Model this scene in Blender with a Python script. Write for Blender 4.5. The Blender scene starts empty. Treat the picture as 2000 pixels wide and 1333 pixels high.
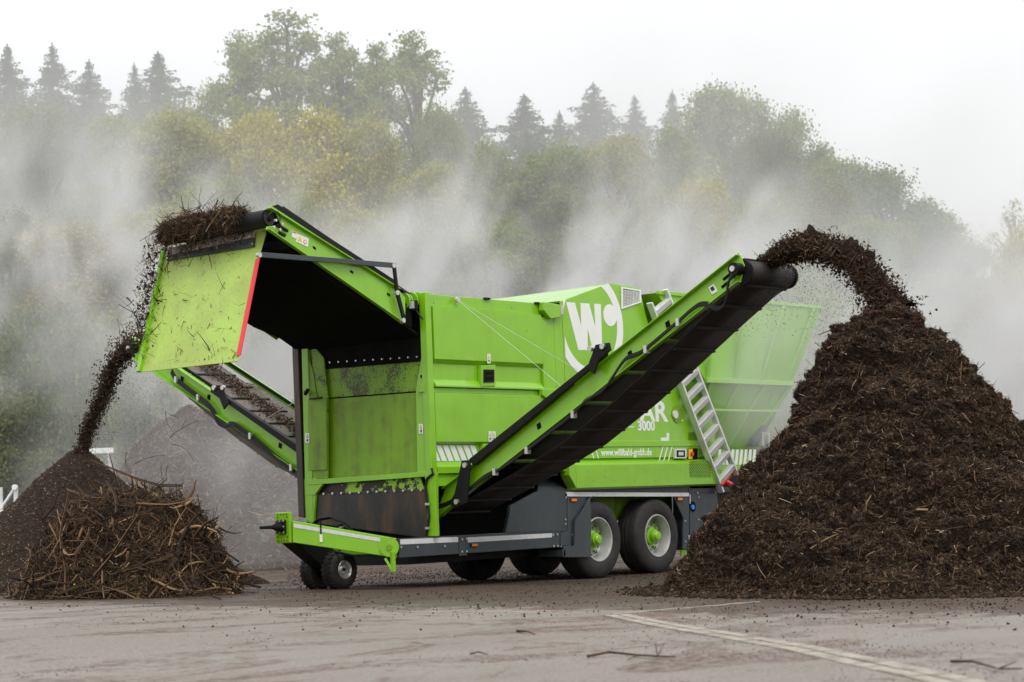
import bpy, math, random
import numpy as np
from mathutils import Vector, Matrix

# ------------------------------------------------------------------ camera, world, sun, exposure
# World axes: X = along the machine towards its rear, Y = across it away from its near side, Z = up.
FPX, CAM, YAW, PITCH, ROLL = 3869.8, (-21.357, -16.458, 0.981), 0.696, 0.084588, -0.042042
scene = bpy.context.scene
col = scene.collection
_a = Vector((math.cos(YAW)*math.cos(PITCH), math.sin(YAW)*math.cos(PITCH), math.sin(PITCH)))
_r0 = Vector((math.sin(YAW), -math.cos(YAW), 0.0)); _u0 = _r0.cross(_a)
_r = math.cos(ROLL)*_r0 + math.sin(ROLL)*_u0
_u = -math.sin(ROLL)*_r0 + math.cos(ROLL)*_u0
cam_data = bpy.data.cameras.new('camera'); cam = bpy.data.objects.new('camera', cam_data); col.objects.link(cam)
cam_data.sensor_width = 36.0; cam_data.lens = FPX/2000*36.0; cam_data.clip_start = 0.1; cam_data.clip_end = 3000
M3 = Matrix((_r, _u, -_a)).transposed()
cam.matrix_world = Matrix.Translation(CAM) @ M3.to_4x4()
cam_data.dof.use_dof = True; cam_data.dof.focus_distance = 23.5; cam_data.dof.aperture_fstop = 3.2
scene.camera = cam
CAMV = Vector(CAM)

SUN_EL, SUN_AZ = math.radians(52), math.radians(238)      # direction to the sun, azimuth from +X towards +Y
world = bpy.data.worlds.new("World"); scene.world = world; world.use_nodes = True
nt = world.node_tree; nt.nodes.clear()
wout = nt.nodes.new('ShaderNodeOutputWorld'); bg = nt.nodes.new('ShaderNodeBackground'); bg2 = nt.nodes.new('ShaderNodeBackground')
sky = nt.nodes.new('ShaderNodeTexSky'); sky.sky_type = 'NISHITA'; sky.sun_disc = False
sky.sun_elevation = SUN_EL; sky.sun_rotation = math.pi/2 - SUN_AZ
sky.air_density = 1.0; sky.dust_density = 3.0; sky.ozone_density = 1.0
bg.inputs['Strength'].default_value = 0.05
nt.links.new(sky.outputs[0], bg.inputs['Color'])
# the overcast layer: an even bright cloud deck, a little brighter towards the zenith
tc = nt.nodes.new('ShaderNodeTexCoord'); sep = nt.nodes.new('ShaderNodeSeparateXYZ'); nt.links.new(tc.outputs['Generated'], sep.inputs[0])
mr = nt.nodes.new('ShaderNodeMapRange'); nt.links.new(sep.outputs['Z'], mr.inputs['Value'])
mr.inputs['From Min'].default_value = 0.0; mr.inputs['From Max'].default_value = 1.0
mr.inputs['To Min'].default_value = 0.93; mr.inputs['To Max'].default_value = 1.35
bg2.inputs['Color'].default_value = (1.0, 0.985, 0.955, 1)
nt.links.new(mr.outputs[0], bg2.inputs['Strength'])
addn = nt.nodes.new('ShaderNodeAddShader')
nt.links.new(bg.outputs[0], addn.inputs[0]); nt.links.new(bg2.outputs[0], addn.inputs[1]); nt.links.new(addn.outputs[0], wout.inputs['Surface'])

sun_d = bpy.data.lights.new('sun', 'SUN'); sun_d.energy = 1.2; sun_d.angle = math.radians(22); sun_d.color = (1.0, 0.965, 0.91)
sun = bpy.data.objects.new('sun', sun_d); col.objects.link(sun)
sdir = Vector((math.cos(SUN_EL)*math.cos(SUN_AZ), math.cos(SUN_EL)*math.sin(SUN_AZ), math.sin(SUN_EL)))
sun.rotation_euler = sdir.to_track_quat('Z', 'Y').to_euler(); sun.location = (0, 0, 40)

vs = scene.view_settings; vs.view_transform = 'Standard'; vs.look = 'None'; vs.exposure = 0.0; vs.gamma = 1.0; vs.use_curve_mapping = False
cy = scene.cycles
cy.max_bounces = 8; cy.diffuse_bounces = 3; cy.glossy_bounces = 3; cy.transmission_bounces = 4; cy.transparent_max_bounces = 8
cy.volume_bounces = 1; cy.use_denoising = True; cy.caustics_reflective = False; cy.caustics_refractive = False
cy.volume_step_rate = 3.0; cy.volume_max_steps = 64
random.seed(7); rng = np.random.default_rng(11)

# ------------------------------------------------------------------ helpers
def ray(px, py):
    return _a + _r*((px-1000)/FPX) - _u*((py-666.5)/FPX)
def PS(px, py, v=0.0):                    # where the machine's side plane Y = v is met -> (u, z)
    d = ray(px, py); t = (v-CAM[1])/d.y; return (CAM[0]+d.x*t, CAM[2]+d.z*t)
def PF(px, py, u=-3.32):                  # where the cross plane X = u is met -> (v, z)
    d = ray(px, py); t = (u-CAM[0])/d.x; return (CAM[1]+d.y*t, CAM[2]+d.z*t)
def PG(px, py, z=0.0):
    d = ray(px, py); t = (z-CAM[2])/d.z; return (CAM[0]+d.x*t, CAM[1]+d.y*t)
AH = Vector((math.cos(YAW), math.sin(YAW), 0)); RH = _r0.copy()
def far(px, py, dist):                    # a point at a horizontal distance along the view
    d = ray(px, py); return CAMV + d*(dist/d.dot(AH))
def GZ(x, y):                             # gentle fall of the yard
    g = 0.02*min(max(-x, 0), 12); h = 0.01*min(max(y, -8), 3)*min(max(-x/4, 0), 1)
    return g + h
def GZn(x, y):
    return 0.02*np.clip(-x, 0, 12) + 0.01*np.clip(y, -8, 3)*np.clip(-x/4, 0, 1)

def _hash(ix, iy, iz, seed):
    h = (ix*374761393 + iy*668265263 + iz*2147483647 + seed*974634777) & 0xffffffff
    h = ((h ^ (h >> 13))*1274126177) & 0xffffffff
    h = ((h ^ (h >> 16))*2246822519) & 0xffffffff
    return ((h ^ (h >> 15)) & 0xffffff)/float(0xffffff)
def vnoise(P, seed=0):
    P = np.asarray(P, dtype=np.float64); i = np.floor(P).astype(np.int64); f = P-i; f = f*f*(3-2*f)
    r = 0
    for dx in (0, 1):
        for dy in (0, 1):
            for dz in (0, 1):
                w = (f[:, 0] if dx else 1-f[:, 0])*(f[:, 1] if dy else 1-f[:, 1])*(f[:, 2] if dz else 1-f[:, 2])
                r = r + w*_hash(i[:, 0]+dx, i[:, 1]+dy, i[:, 2]+dz, seed)
    return r*2-1
def fbm(P, oct=4, seed=0, gain=0.5):
    a, s, r = 1.0, 1.0, 0
    for k in range(oct):
        r = r + a*vnoise(np.asarray(P)*s, seed+k*17); a *= gain; s *= 2.03
    return r

class MB:
    def __init__(s): s.v = []; s.f = []
    def add(s, vs_, fs_):
        b = len(s.v); s.v += [tuple(p) for p in vs_]; s.f += [tuple(i+b for i in f) for f in fs_]; return s
    def box(s, x0, x1, y0, y1, z0, z1):
        return s.add([(x0,y0,z0),(x1,y0,z0),(x1,y1,z0),(x0,y1,z0),(x0,y0,z1),(x1,y0,z1),(x1,y1,z1),(x0,y1,z1)],
                     [(0,3,2,1),(4,5,6,7),(0,1,5,4),(1,2,6,5),(2,3,7,6),(3,0,4,7)])
    def prism(s, poly, axis, a, b):
        def P(p, c):
            return (p[0], c, p[1]) if axis == 'v' else (c, p[0], p[1]) if axis == 'u' else (p[0], p[1], c)
        n = len(poly)
        return s.add([P(p, a) for p in poly]+[P(p, b) for p in poly],
                     [tuple(range(n))[::-1], tuple(range(n, 2*n))]+[(i, (i+1) % n, n+(i+1) % n, n+i) for i in range(n)])
    def bar(s, p0, p1, w, h, up=(0, 0, 1)):
        p0 = Vector(p0); p1 = Vector(p1); d = (p1-p0).normalized(); up = Vector(up)
        if abs(d.dot(up)) > 0.98: up = Vector((1, 0, 0))
        sd = d.cross(up).normalized()*w/2; uu = sd.cross(d).normalized()*h/2
        q = [p0-sd-uu, p0+sd-uu, p0+sd+uu, p0-sd+uu, p1-sd-uu, p1+sd-uu, p1+sd+uu, p1-sd+uu]
        return s.add(q, [(0,3,2,1),(4,5,6,7),(0,1,5,4),(1,2,6,5),(2,3,7,6),(3,0,4,7)])
    def cyl(s, p0, p1, r, n=20, r2=None):
        p0 = Vector(p0); p1 = Vector(p1); r2 = r if r2 is None else r2; d = (p1-p0).normalized()
        a = d.orthogonal().normalized(); b = d.cross(a)
        q = [p0+(a*math.cos(t)+b*math.sin(t))*r for t in [2*math.pi*k/n for k in range(n)]]+[p1+(a*math.cos(t)+b*math.sin(t))*r2 for t in [2*math.pi*k/n for k in range(n)]]
        return s.add(q, [tuple(range(n))[::-1], tuple(range(n, 2*n))]+[(i, (i+1) % n, n+(i+1) % n, n+i) for i in range(n)])
    def tube(s, pts, r, n=8, taper=1.0):
        pts = [Vector(p) for p in pts]; m = len(pts); b = len(s.v); a = None
        for k, p in enumerate(pts):
            d = (pts[min(k+1, m-1)]-pts[max(k-1, 0)]).normalized()
            a = d.orthogonal().normalized() if a is None else (a-d*a.dot(d)).normalized()
            c = d.cross(a); rr = r*(1+(taper-1)*k/max(m-1, 1))
            for j in range(n):
                t = 2*math.pi*j/n; s.v.append(tuple(p+(a*math.cos(t)+c*math.sin(t))*rr))
        for k in range(m-1):
            for j in range(n):
                s.f.append((b+k*n+j, b+k*n+(j+1) % n, b+(k+1)*n+(j+1) % n, b+(k+1)*n+j))
        s.f.append(tuple(b+j for j in range(n))[::-1]); s.f.append(tuple(b+(m-1)*n+j for j in range(n)))
        return s
    def lathe(s, prof, c, axis=(0, 1, 0), n=40):          # prof: (radius, offset along the axis)
        c = Vector(c); d = Vector(axis).normalized(); a = d.orthogonal().normalized(); e = d.cross(a); b = len(s.v); m = len(prof)
        for j in range(n):
            t = 2*math.pi*j/n; w = a*math.cos(t)+e*math.sin(t)
            for (r, o) in prof: s.v.append(tuple(c+w*r+d*o))
        for j in range(n):
            k = (j+1) % n
            for i in range(m-1): s.f.append((b+j*m+i, b+k*m+i, b+k*m+i+1, b+j*m+i+1))
        return s
    def build(s, name, mt, parent=None, smooth=False, bevel=0, kind=None, label=None, auto=True):
        me = bpy.data.meshes.new(name); me.from_pydata(s.v, [], s.f); me.materials.append(mt); me.update()
        import bmesh
        if len(s.f) < 60000:
            bm = bmesh.new(); bm.from_mesh(me); bmesh.ops.recalc_face_normals(bm, faces=bm.faces[:]); bm.to_mesh(me); bm.free()
        if smooth:
            me.polygons.foreach_set('use_smooth', [True]*len(me.polygons))
            try: me.set_sharp_from_angle(angle=math.radians(38))
            except Exception: pass
        return link(name, me, parent, bevel, kind, label)

def link(name, me, parent=None, bevel=0, kind=None, label=None):
    o = bpy.data.objects.new(name, me); col.objects.link(o)
    if parent is not None:
        o.parent = parent
        if parent.type == 'EMPTY': o.location = -parent.location
    if bevel:
        md = o.modifiers.new('bevel', 'BEVEL'); md.width = bevel; md.segments = 2; md.limit_method = 'ANGLE'; md.angle_limit = math.radians(40)
    if kind: o['kind'] = kind
    if label: o['label'] = label
    return o
def np_mesh(name, V, F, mt, smooth=False):
    V = np.ascontiguousarray(V, dtype=np.float32); F = np.ascontiguousarray(F, dtype=np.int32); k = F.shape[1]
    me = bpy.data.meshes.new(name); me.vertices.add(len(V)); me.vertices.foreach_set('co', V.ravel())
    me.loops.add(F.size); me.loops.foreach_set('vertex_index', F.ravel())
    me.polygons.add(len(F)); me.polygons.foreach_set('loop_start', np.arange(0, F.size, k, dtype=np.int32))
    me.polygons.foreach_set('loop_total', np.full(len(F), k, dtype=np.int32))
    me.update(calc_edges=True); me.validate()
    if smooth: me.polygons.foreach_set('use_smooth', [True]*len(me.polygons))
    me.materials.append(mt); return me
def thing(name, label, cat, loc=(0, 0, 0), group=None):
    o = bpy.data.objects.new(name, None); col.objects.link(o); o.location = loc; o.empty_display_size = 0.2
    o['label'] = label; o['category'] = cat
    if group: o['group'] = group
    return o
def tag(o, label=None, cat=None, group=None, kind=None):
    for k, v in (('label', label), ('category', cat), ('group', group), ('kind', kind)):
        if v: o[k] = v
    return o

# ------------------------------------------------------------------ materials
def new_mat(name):
    m = bpy.data.materials.new(name); m.use_nodes = True; n = m.node_tree; n.nodes.clear()
    out = n.nodes.new('ShaderNodeOutputMaterial'); return m, n, out
def N(n, t, **kw):
    x = n.nodes.new(t)
    for k, v in kw.items(): setattr(x, k, v)
    return x
def noise(n, scale, detail=4, rough=0.55, vec=None, dist=0.0):
    x = N(n, 'ShaderNodeTexNoise'); x.inputs['Scale'].default_value = scale; x.inputs['Detail'].default_value = detail
    x.inputs['Roughness'].default_value = rough; x.inputs['Distortion'].default_value = dist
    if vec is not None: n.links.new(vec, x.inputs['Vector'])
    return x
def ramp(n, fac, stops):
    x = N(n, 'ShaderNodeValToRGB'); e = x.color_ramp.elements
    while len(e) < len(stops): e.new(0.5)
    for el, (p, c) in zip(e, stops): el.position = p; el.color = (c[0], c[1], c[2], 1) if not isinstance(c, (int, float)) else (c, c, c, 1)
    n.links.new(fac, x.inputs[0]); return x
def mixc(n, fac, a, b, blend='MIX'):
    x = N(n, 'ShaderNodeMix', data_type='RGBA', blend_type=blend)
    if isinstance(fac, (int, float)): x.inputs[0].default_value = fac
    else: n.links.new(fac, x.inputs[0])
    for i, c in ((6, a), (7, b)):
        if isinstance(c, tuple): x.inputs[i].default_value = (c[0], c[1], c[2], 1)
        else: n.links.new(c, x.inputs[i])
    return x.outputs[2]
def pos(n, sc=(1, 1, 1)):
    g = N(n, 'ShaderNodeTexCoord'); m = N(n, 'ShaderNodeMapping'); m.inputs['Scale'].default_value = sc
    n.links.new(g.outputs['Object'], m.inputs[0]); return m.outputs[0]
def bsdf(n, out, color, rough=0.5, metal=0.0, spec=0.5, bump=None, bstr=0.3, bdist=0.01, coat=0.0):
    b = N(n, 'ShaderNodeBsdfPrincipled')
    if isinstance(color, tuple): b.inputs['Base Color'].default_value = (color[0], color[1], color[2], 1)
    else: n.links.new(color, b.inputs['Base Color'])
    if isinstance(rough, (int, float)): b.inputs['Roughness'].default_value = rough
    else: n.links.new(rough, b.inputs['Roughness'])
    b.inputs['Metallic'].default_value = metal; b.inputs['Specular IOR Level'].default_value = spec
    b.inputs['Coat Weight'].default_value = coat; b.inputs['Coat Roughness'].default_value = 0.15
    if bump is not None:
        bp = N(n, 'ShaderNodeBump'); bp.inputs['Strength'].default_value = bstr; bp.inputs['Distance'].default_value = bdist
        n.links.new(bump, bp.inputs['Height']); n.links.new(bp.outputs[0], b.inputs['Normal'])
    n.links.new(b.outputs[0], out.inputs['Surface']); return b
def dirty(name, base, rough=0.4, metal=0.0, dirt=(0.10, 0.075, 0.05), amount=0.25, scale=3.0, spec=0.5, coat=0.0, streak=True, wave=0.0):
    m, n, out = new_mat(name); p = pos(n); ps = pos(n, (1.6, 1.6, 0.22))
    a = noise(n, scale, 6, 0.65, p); b = noise(n, 5, 4, 0.6, ps)
    s = N(n, 'ShaderNodeMath', operation='MULTIPLY'); n.links.new(a.outputs[0], s.inputs[0]); n.links.new((b if streak else a).outputs[0], s.inputs[1])
    rp = ramp(n, s.outputs[0], [(0.22, 0.0), (0.42, 1.0)])
    f = N(n, 'ShaderNodeMath', operation='MULTIPLY'); n.links.new(rp.outputs[0], f.inputs[0]); f.inputs[1].default_value = amount
    c = mixc(n, f.outputs[0], base, dirt)
    r = N(n, 'ShaderNodeMapRange'); n.links.new(a.outputs[0], r.inputs[0]); r.inputs[3].default_value = max(rough-0.08, 0.05); r.inputs[4].default_value = rough+0.16
    if wave:
        w = noise(n, 1.6, 2, 0.5, p); bsdf(n, out, c, r.outputs[0], metal, spec, w.outputs[0], 0.5, wave, coat)
    else: bsdf(n, out, c, r.outputs[0], metal, spec, coat=coat)
    return m
GREEN = (0.210, 0.490, 0.008)
m_green = dirty('green_paint', GREEN, 0.27, amount=0.20, scale=1.8, coat=0.5, wave=0.06, spec=0.4, dirt=(0.15, 0.24, 0.03))
m_green_in = dirty('green_paint_shaded_worn', (0.17, 0.34, 0.006), 0.45, amount=0.6, scale=4, dirt=(0.10, 0.09, 0.03))  # darker green puts the chute's shadow into the base, under real grime
m_grey = dirty('slate_grey_paint', (0.033, 0.044, 0.052), 0.42, amount=0.25, scale=3, dirt=(0.11, 0.10, 0.08), wave=0.004)
m_black = dirty('black_steel', (0.006, 0.0065, 0.007), 0.5, amount=0.3, scale=5, dirt=(0.022, 0.017, 0.014), spec=0.22)
m_white = dirty('white_film', (0.78, 0.80, 0.78), 0.4, amount=0.06, streak=False)
m_reflect = dirty('reflective_tape', (0.62, 0.64, 0.65), 0.3, amount=0.35, dirt=(0.35, 0.36, 0.36), scale=14, streak=False)
m_alu = dirty('aluminium', (0.70, 0.72, 0.72), 0.36, metal=0.35, amount=0.25, dirt=(0.3, 0.3, 0.28))
m_zinc = dirty('zinc', (0.6, 0.6, 0.58), 0.35, metal=0.9, amount=0.2)
m_rim = dirty('silver_rim', (0.50, 0.51, 0.50), 0.35, metal=0.4, amount=0.3, dirt=(0.12, 0.09, 0.06))
m_red = dirty('red_paint', (0.72, 0.03, 0.03), 0.35, amount=0.1)
m_yellow = dirty('yellow_print', (0.80, 0.50, 0.02), 0.4, amount=0.0)
m_blue = dirty('blue_cap', (0.03, 0.25, 0.75), 0.3, amount=0.0)
m_orange = dirty('orange_lens', (0.75, 0.20, 0.02), 0.2, amount=0.1)
m_void = dirty('dark_interior', (0.004, 0.0045, 0.004), 0.8, amount=0.3, dirt=(0.02, 0.016, 0.012), spec=0.1)  # near-black base paints in the shade of insides and openings
m_hose = dirty('hose_rubber', (0.008, 0.009, 0.010), 0.35, amount=0.25, dirt=(0.03, 0.03, 0.03), spec=0.3)
m_ink = dirty('black_print', (0.02, 0.02, 0.02), 0.5, amount=0)
m_scraper = dirty('scraped_plastic', (0.40, 0.36, 0.33), 0.5, amount=0.8, scale=5, dirt=(0.16, 0.12, 0.09))
m_brass = dirty('wood_tan', (0.33, 0.22, 0.12), 0.7, amount=0.4)

def mat_rubber():
    m, n, out = new_mat('tyre_rubber'); p = pos(n); a = noise(n, 9, 5, 0.6, p)
    c = ramp(n, a.outputs[0], [(0.35, (0.009, 0.009, 0.0095)), (0.75, (0.032, 0.029, 0.025))])
    bsdf(n, out, c.outputs[0], 0.72, bump=noise(n, 60, 3, 0.5, p).outputs[0], bstr=0.2, bdist=0.004); return m
m_rubber = mat_rubber()
def mat_splat():                                             # deflector plate: bright green splashed with soil
    m, n, out = new_mat('splashed_green'); p = pos(n); 
    sp = noise(n, 34, 3, 0.6, pos(n, (1, 1, 0.6))); big = noise(n, 1.7, 4, 0.6, p)
    fine = noise(n, 85, 2, 0.5, pos(n, (1, 1, 0.35)))
    s1 = ramp(n, sp.outputs[0], [(0.655, 0.0), (0.70, 1.0)]); s2 = ramp(n, fine.outputs[0], [(0.56, 0.0), (0.75, 0.55)])
    g = ramp(n, big.outputs[0], [(0.35, (0.40, 0.60, 0.10)), (0.7, (0.33, 0.42, 0.08))])
    c = mixc(n, s2.outputs[0], g.outputs[0], (0.17, 0.22, 0.05)); c = mixc(n, s1.outputs[0], c, (0.05, 0.035, 0.022))
    bsdf(n, out, c, 0.42, bump=s1.outputs[0], bstr=0.5, bdist=0.006, coat=0.1); return m
m_splat = mat_splat()
def mat_speck():
    m, n, out = new_mat('speckled_green'); p = pos(n)
    sp = noise(n, 52, 4, 0.7, p); lg = noise(n, 2.6, 3, 0.6, p)
    ad = N(n, 'ShaderNodeMath', operation='ADD'); n.links.new(sp.outputs[0], ad.inputs[0]); n.links.new(lg.outputs[0], ad.inputs[1])
    hf = N(n, 'ShaderNodeMath', operation='MULTIPLY'); n.links.new(ad.outputs[0], hf.inputs[0]); hf.inputs[1].default_value = 0.5
    s1 = ramp(n, hf.outputs[0], [(0.515, 0.0), (0.545, 0.9)])
    c = mixc(n, s1.outputs[0], (0.17, 0.35, 0.008), (0.03, 0.035, 0.015))
    bsdf(n, out, c, 0.5); return m
m_speck = mat_speck()
def mat_rust():
    m, n, out = new_mat('worn_rubber_sheet'); p = pos(n); a = noise(n, 1.8, 5, 0.65, pos(n, (1.4, 1.4, 0.45)))
    c = ramp(n, a.outputs[0], [(0.38, (0.010, 0.012, 0.012)), (0.52, (0.026, 0.022, 0.019)), (0.66, (0.085, 0.042, 0.022)), (0.8, (0.12, 0.065, 0.035))])
    bsdf(n, out, c.outputs[0], 0.42, bump=noise(n, 14, 3, 0.5, p).outputs[0], bstr=0.2, bdist=0.01); return m
m_rust = mat_rust()
def mat_chip():
    m, n, out = new_mat('chipped_green'); p = pos(n); a = noise(n, 7, 5, 0.7, p); b = noise(n, 1.6, 3, 0.5, p)
    ad = N(n, 'ShaderNodeMath', operation='ADD'); n.links.new(a.outputs[0], ad.inputs[0]); n.links.new(b.outputs[0], ad.inputs[1])
    hf = N(n, 'ShaderNodeMath', operation='MULTIPLY'); n.links.new(ad.outputs[0], hf.inputs[0]); hf.inputs[1].default_value = 0.5
    f = ramp(n, hf.outputs[0], [(0.525, 0.0), (0.54, 1.0)])
    bsdf(n, out, mixc(n, f.outputs[0], (0.018, 0.012, 0.009), (0.30, 0.55, 0.03)), 0.5); return m
m_chip = mat_chip()
def mat_belt():
    m, n, out = new_mat('belt_rubber'); p = pos(n); a = noise(n, 3.5, 6, 0.6, p)
    c = ramp(n, a.outputs[0], [(0.4, (0.009, 0.008, 0.0075)), (0.7, (0.024, 0.019, 0.016))])
    bsdf(n, out, c.outputs[0], 0.6, bump=a.outputs[0], bstr=0.2); return m
m_belt = mat_belt()
m_dusty = dirty('dusty_belt', (0.16, 0.138, 0.118), 0.8, amount=0.6, dirt=(0.07, 0.055, 0.045), scale=4)
def mat_compost(name, stops, scale=22, rough=0.9):
    m, n, out = new_mat(name); p = pos(n); a = noise(n, scale, 8, 0.75, p); v = N(n, 'ShaderNodeTexVoronoi'); v.inputs['Scale'].default_value = scale*1.6; n.links.new(p, v.inputs['Vector'])
    big = noise(n, 1.1, 3, 0.5, p)
    c = ramp(n, a.outputs[0], stops)
    c2 = mixc(n, big.outputs[0], c.outputs[0], (stops[0][1][0]*1.1, stops[0][1][1]*1.1, stops[0][1][2]*1.1))
    h = N(n, 'ShaderNodeMath', operation='ADD'); n.links.new(a.outputs[0], h.inputs[0]); n.links.new(v.outputs['Distance'], h.inputs[1])
    bsdf(n, out, c2, rough, spec=0.2, bump=h.outputs[0], bstr=1.0, bdist=0.035); return m
m_compost = mat_compost('dark_compost', [(0.32, (0.010, 0.006, 0.0038)), (0.55, (0.046, 0.027, 0.015)), (0.78, (0.12, 0.072, 0.039))])
m_soil = mat_compost('fine_soil', [(0.3, (0.020, 0.013, 0.009)), (0.55, (0.060, 0.040, 0.028)), (0.78, (0.13, 0.090, 0.063))], 30)
m_mulch = mat_compost('grey_mulch', [(0.3, (0.03, 0.021, 0.015)), (0.55, (0.075, 0.055, 0.042)), (0.78, (0.17, 0.13, 0.10))], 9)
def mat_fibre(name, stops, rough=0.85):
    m, n, out = new_mat(name); g = N(n, 'ShaderNodeNewGeometry'); c = ramp(n, g.outputs['Random Per Island'], stops)
    c.color_ramp.interpolation = 'LINEAR'; bsdf(n, out, c.outputs[0], rough, spec=0.25); return m
m_fib = mat_fibre('compost_fibre', [(0.0, (0.012, 0.007, 0.004)), (0.5, (0.042, 0.025, 0.0135)), (0.85, (0.10, 0.060, 0.031)), (0.97, (0.19, 0.125, 0.065)), (1.0, (0.45, 0.36, 0.24))])
m_clod = mat_fibre('clod', [(0.0, (0.010, 0.006, 0.004)), (0.7, (0.040, 0.023, 0.013)), (1.0, (0.09, 0.053, 0.030))])
m_soilbit = mat_fibre('soil_crumb', [(0.0, (0.026, 0.017, 0.012)), (0.8, (0.082, 0.055, 0.038)), (1.0, (0.22, 0.17, 0.12))])
m_stick = mat_fibre('stick_bark', [(0.0, (0.012, 0.008, 0.005)), (0.5, (0.042, 0.026, 0.016)), (0.8, (0.105, 0.062, 0.034)), (0.95, (0.22, 0.125, 0.062)), (1.0, (0.46, 0.32, 0.18))], 0.75)
m_mulchfib = mat_fibre('mulch_fibre', [(0.0, (0.035, 0.025, 0.018)), (0.65, (0.12, 0.088, 0.065)), (1.0, (0.36, 0.29, 0.22))])
m_leafbit = mat_fibre('green_leaf_bits', [(0.0, (0.04, 0.09, 0.015)), (0.6, (0.12, 0.20, 0.03)), (1.0, (0.38, 0.42, 0.08))], 0.6)
def mat_foliage():
    m, n, out = new_mat('foliage'); oi = N(n, 'ShaderNodeObjectInfo'); g = N(n, 'ShaderNodeNewGeometry')
    v = ramp(n, g.outputs['Random Per Island'], [(0.0, (0.55, 0.55, 0.5)), (0.6, (1, 1, 1)), (1.0, (1.6, 1.45, 1.1))])
    c = mixc(n, 1.0, oi.outputs['Color'], v.outputs[0], 'MULTIPLY')
    d = N(n, 'ShaderNodeBsdfPrincipled'); d.inputs['Roughness'].default_value = 0.6; d.inputs['Specular IOR Level'].default_value = 0.25; n.links.new(c, d.inputs['Base Color'])
    t = N(n, 'ShaderNodeBsdfTranslucent'); n.links.new(c, t.inputs['Color'])
    mx = N(n, 'ShaderNodeMixShader'); mx.inputs[0].default_value = 0.38
    n.links.new(d.outputs[0], mx.inputs[1]); n.links.new(t.outputs[0], mx.inputs[2]); n.links.new(mx.outputs[0], out.inputs['Surface']); return m
m_fol = mat_foliage()
m_bark = dirty('bark', (0.06, 0.048, 0.038), 0.9, amount=0.4, scale=8)
def mat_ground():
    m, n, out = new_mat('yard_concrete'); p = pos(n)
    g = N(n, 'ShaderNodeNewGeometry'); sp = N(n, 'ShaderNodeSeparateXYZ'); n.links.new(g.outputs['Position'], sp.inputs[0])
    big = noise(n, 0.35, 5, 0.6, p); mid = noise(n, 1.7, 9, 0.76, p, 0.6); fine = noise(n, 55, 5, 0.7, p); agg = noise(n, 160, 2, 0.5, p)
    base = ramp(n, fine.outputs[0], [(0.30, (0.10, 0.087, 0.076)), (0.5, (0.25, 0.225, 0.20)), (0.70, (0.48, 0.44, 0.395))])
    b2 = mixc(n, big.outputs[0], base.outputs[0], (0.18, 0.155, 0.133))
    st = noise(n, 0.55, 7, 0.72, pos(n, (1.0, 1.6, 1)), 1.2); sm_ = ramp(n, st.outputs[0], [(0.505, 0.0), (0.545, 0.75), (0.66, 0.97)])
    fsp = ramp(n, noise(n, 13, 9, 0.8, p).outputs[0], [(0.44, 0.05), (0.54, 1.0)]); sf = N(n, 'ShaderNodeMath', operation='MULTIPLY'); n.links.new(sm_.outputs[0], sf.inputs[0]); n.links.new(fsp.outputs[0], sf.inputs[1])
    b2 = mixc(n, sf.outputs[0], b2, (0.090, 0.047, 0.030))
    # tracked soil, also painting in the machine's under-shadow: strongest around the machine (x > -7), thin streaks elsewhere
    along = N(n, 'ShaderNodeMapRange'); n.links.new(sp.outputs['X'], along.inputs[0]); along.inputs[1].default_value = -9.0; along.inputs[2].default_value = -5.5; along.inputs[3].default_value = -0.10; along.inputs[4].default_value = 0.46
    s = N(n, 'ShaderNodeMath', operation='ADD'); n.links.new(mid.outputs[0], s.inputs[0]); n.links.new(along.outputs[0], s.inputs[1])
    dm = ramp(n, s.outputs[0], [(0.52, 0.0), (0.58, 0.7), (0.80, 0.93)])
    soil = ramp(n, noise(n, 40, 6, 0.7, p).outputs[0], [(0.3, (0.018, 0.011, 0.008)), (0.5, (0.052, 0.032, 0.021)), (0.72, (0.14, 0.086, 0.055))])
    c = mixc(n, dm.outputs[0], b2, soil.outputs[0])
    crumbs = ramp(n, noise(n, 38, 4, 0.85, p).outputs[0], [(0.60, 0.0), (0.66, 1.0)])
    c = mixc(n, crumbs.outputs[0], c, (0.055, 0.038, 0.027))
    grit = ramp(n, noise(n, 46, 3, 0.8, pos(n, (1, 1, 1))).outputs[0], [(0.62, 0.0), (0.70, 0.8)]); c = mixc(n, grit.outputs[0], c, (0.50, 0.46, 0.41))
    wet = ramp(n, noise(n, 0.9, 3, 0.5, pos(n, (0.4, 1.0, 1))).outputs[0], [(0.45, 0.85), (0.62, 0.45)])
    hs = N(n, 'ShaderNodeMath', operation='ADD'); n.links.new(fine.outputs[0], hs.inputs[0]); n.links.new(dm.outputs[0], hs.inputs[1])
    bsdf(n, out, c, wet.outputs[0], spec=0.35, bump=hs.outputs[0], bstr=0.5, bdist=0.012); return m
m_ground = mat_ground()
m_hill = mat_compost('undergrowth', [(0.3, (0.02, 0.03, 0.010)), (0.55, (0.05, 0.065, 0.02)), (0.78, (0.10, 0.11, 0.04))], 2)
def mat_line():
    m, n, out = new_mat('worn_kerb_stone'); p = pos(n); a = noise(n, 6, 6, 0.7, p); f = ramp(n, a.outputs[0], [(0.44, 0.0), (0.60, 1.0)])
    bsdf(n, out, mixc(n, f.outputs[0], (0.36, 0.325, 0.27), (0.20, 0.175, 0.15)), 0.85, bump=a.outputs[0], bstr=0.3); return m
m_line = mat_line()

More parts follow.
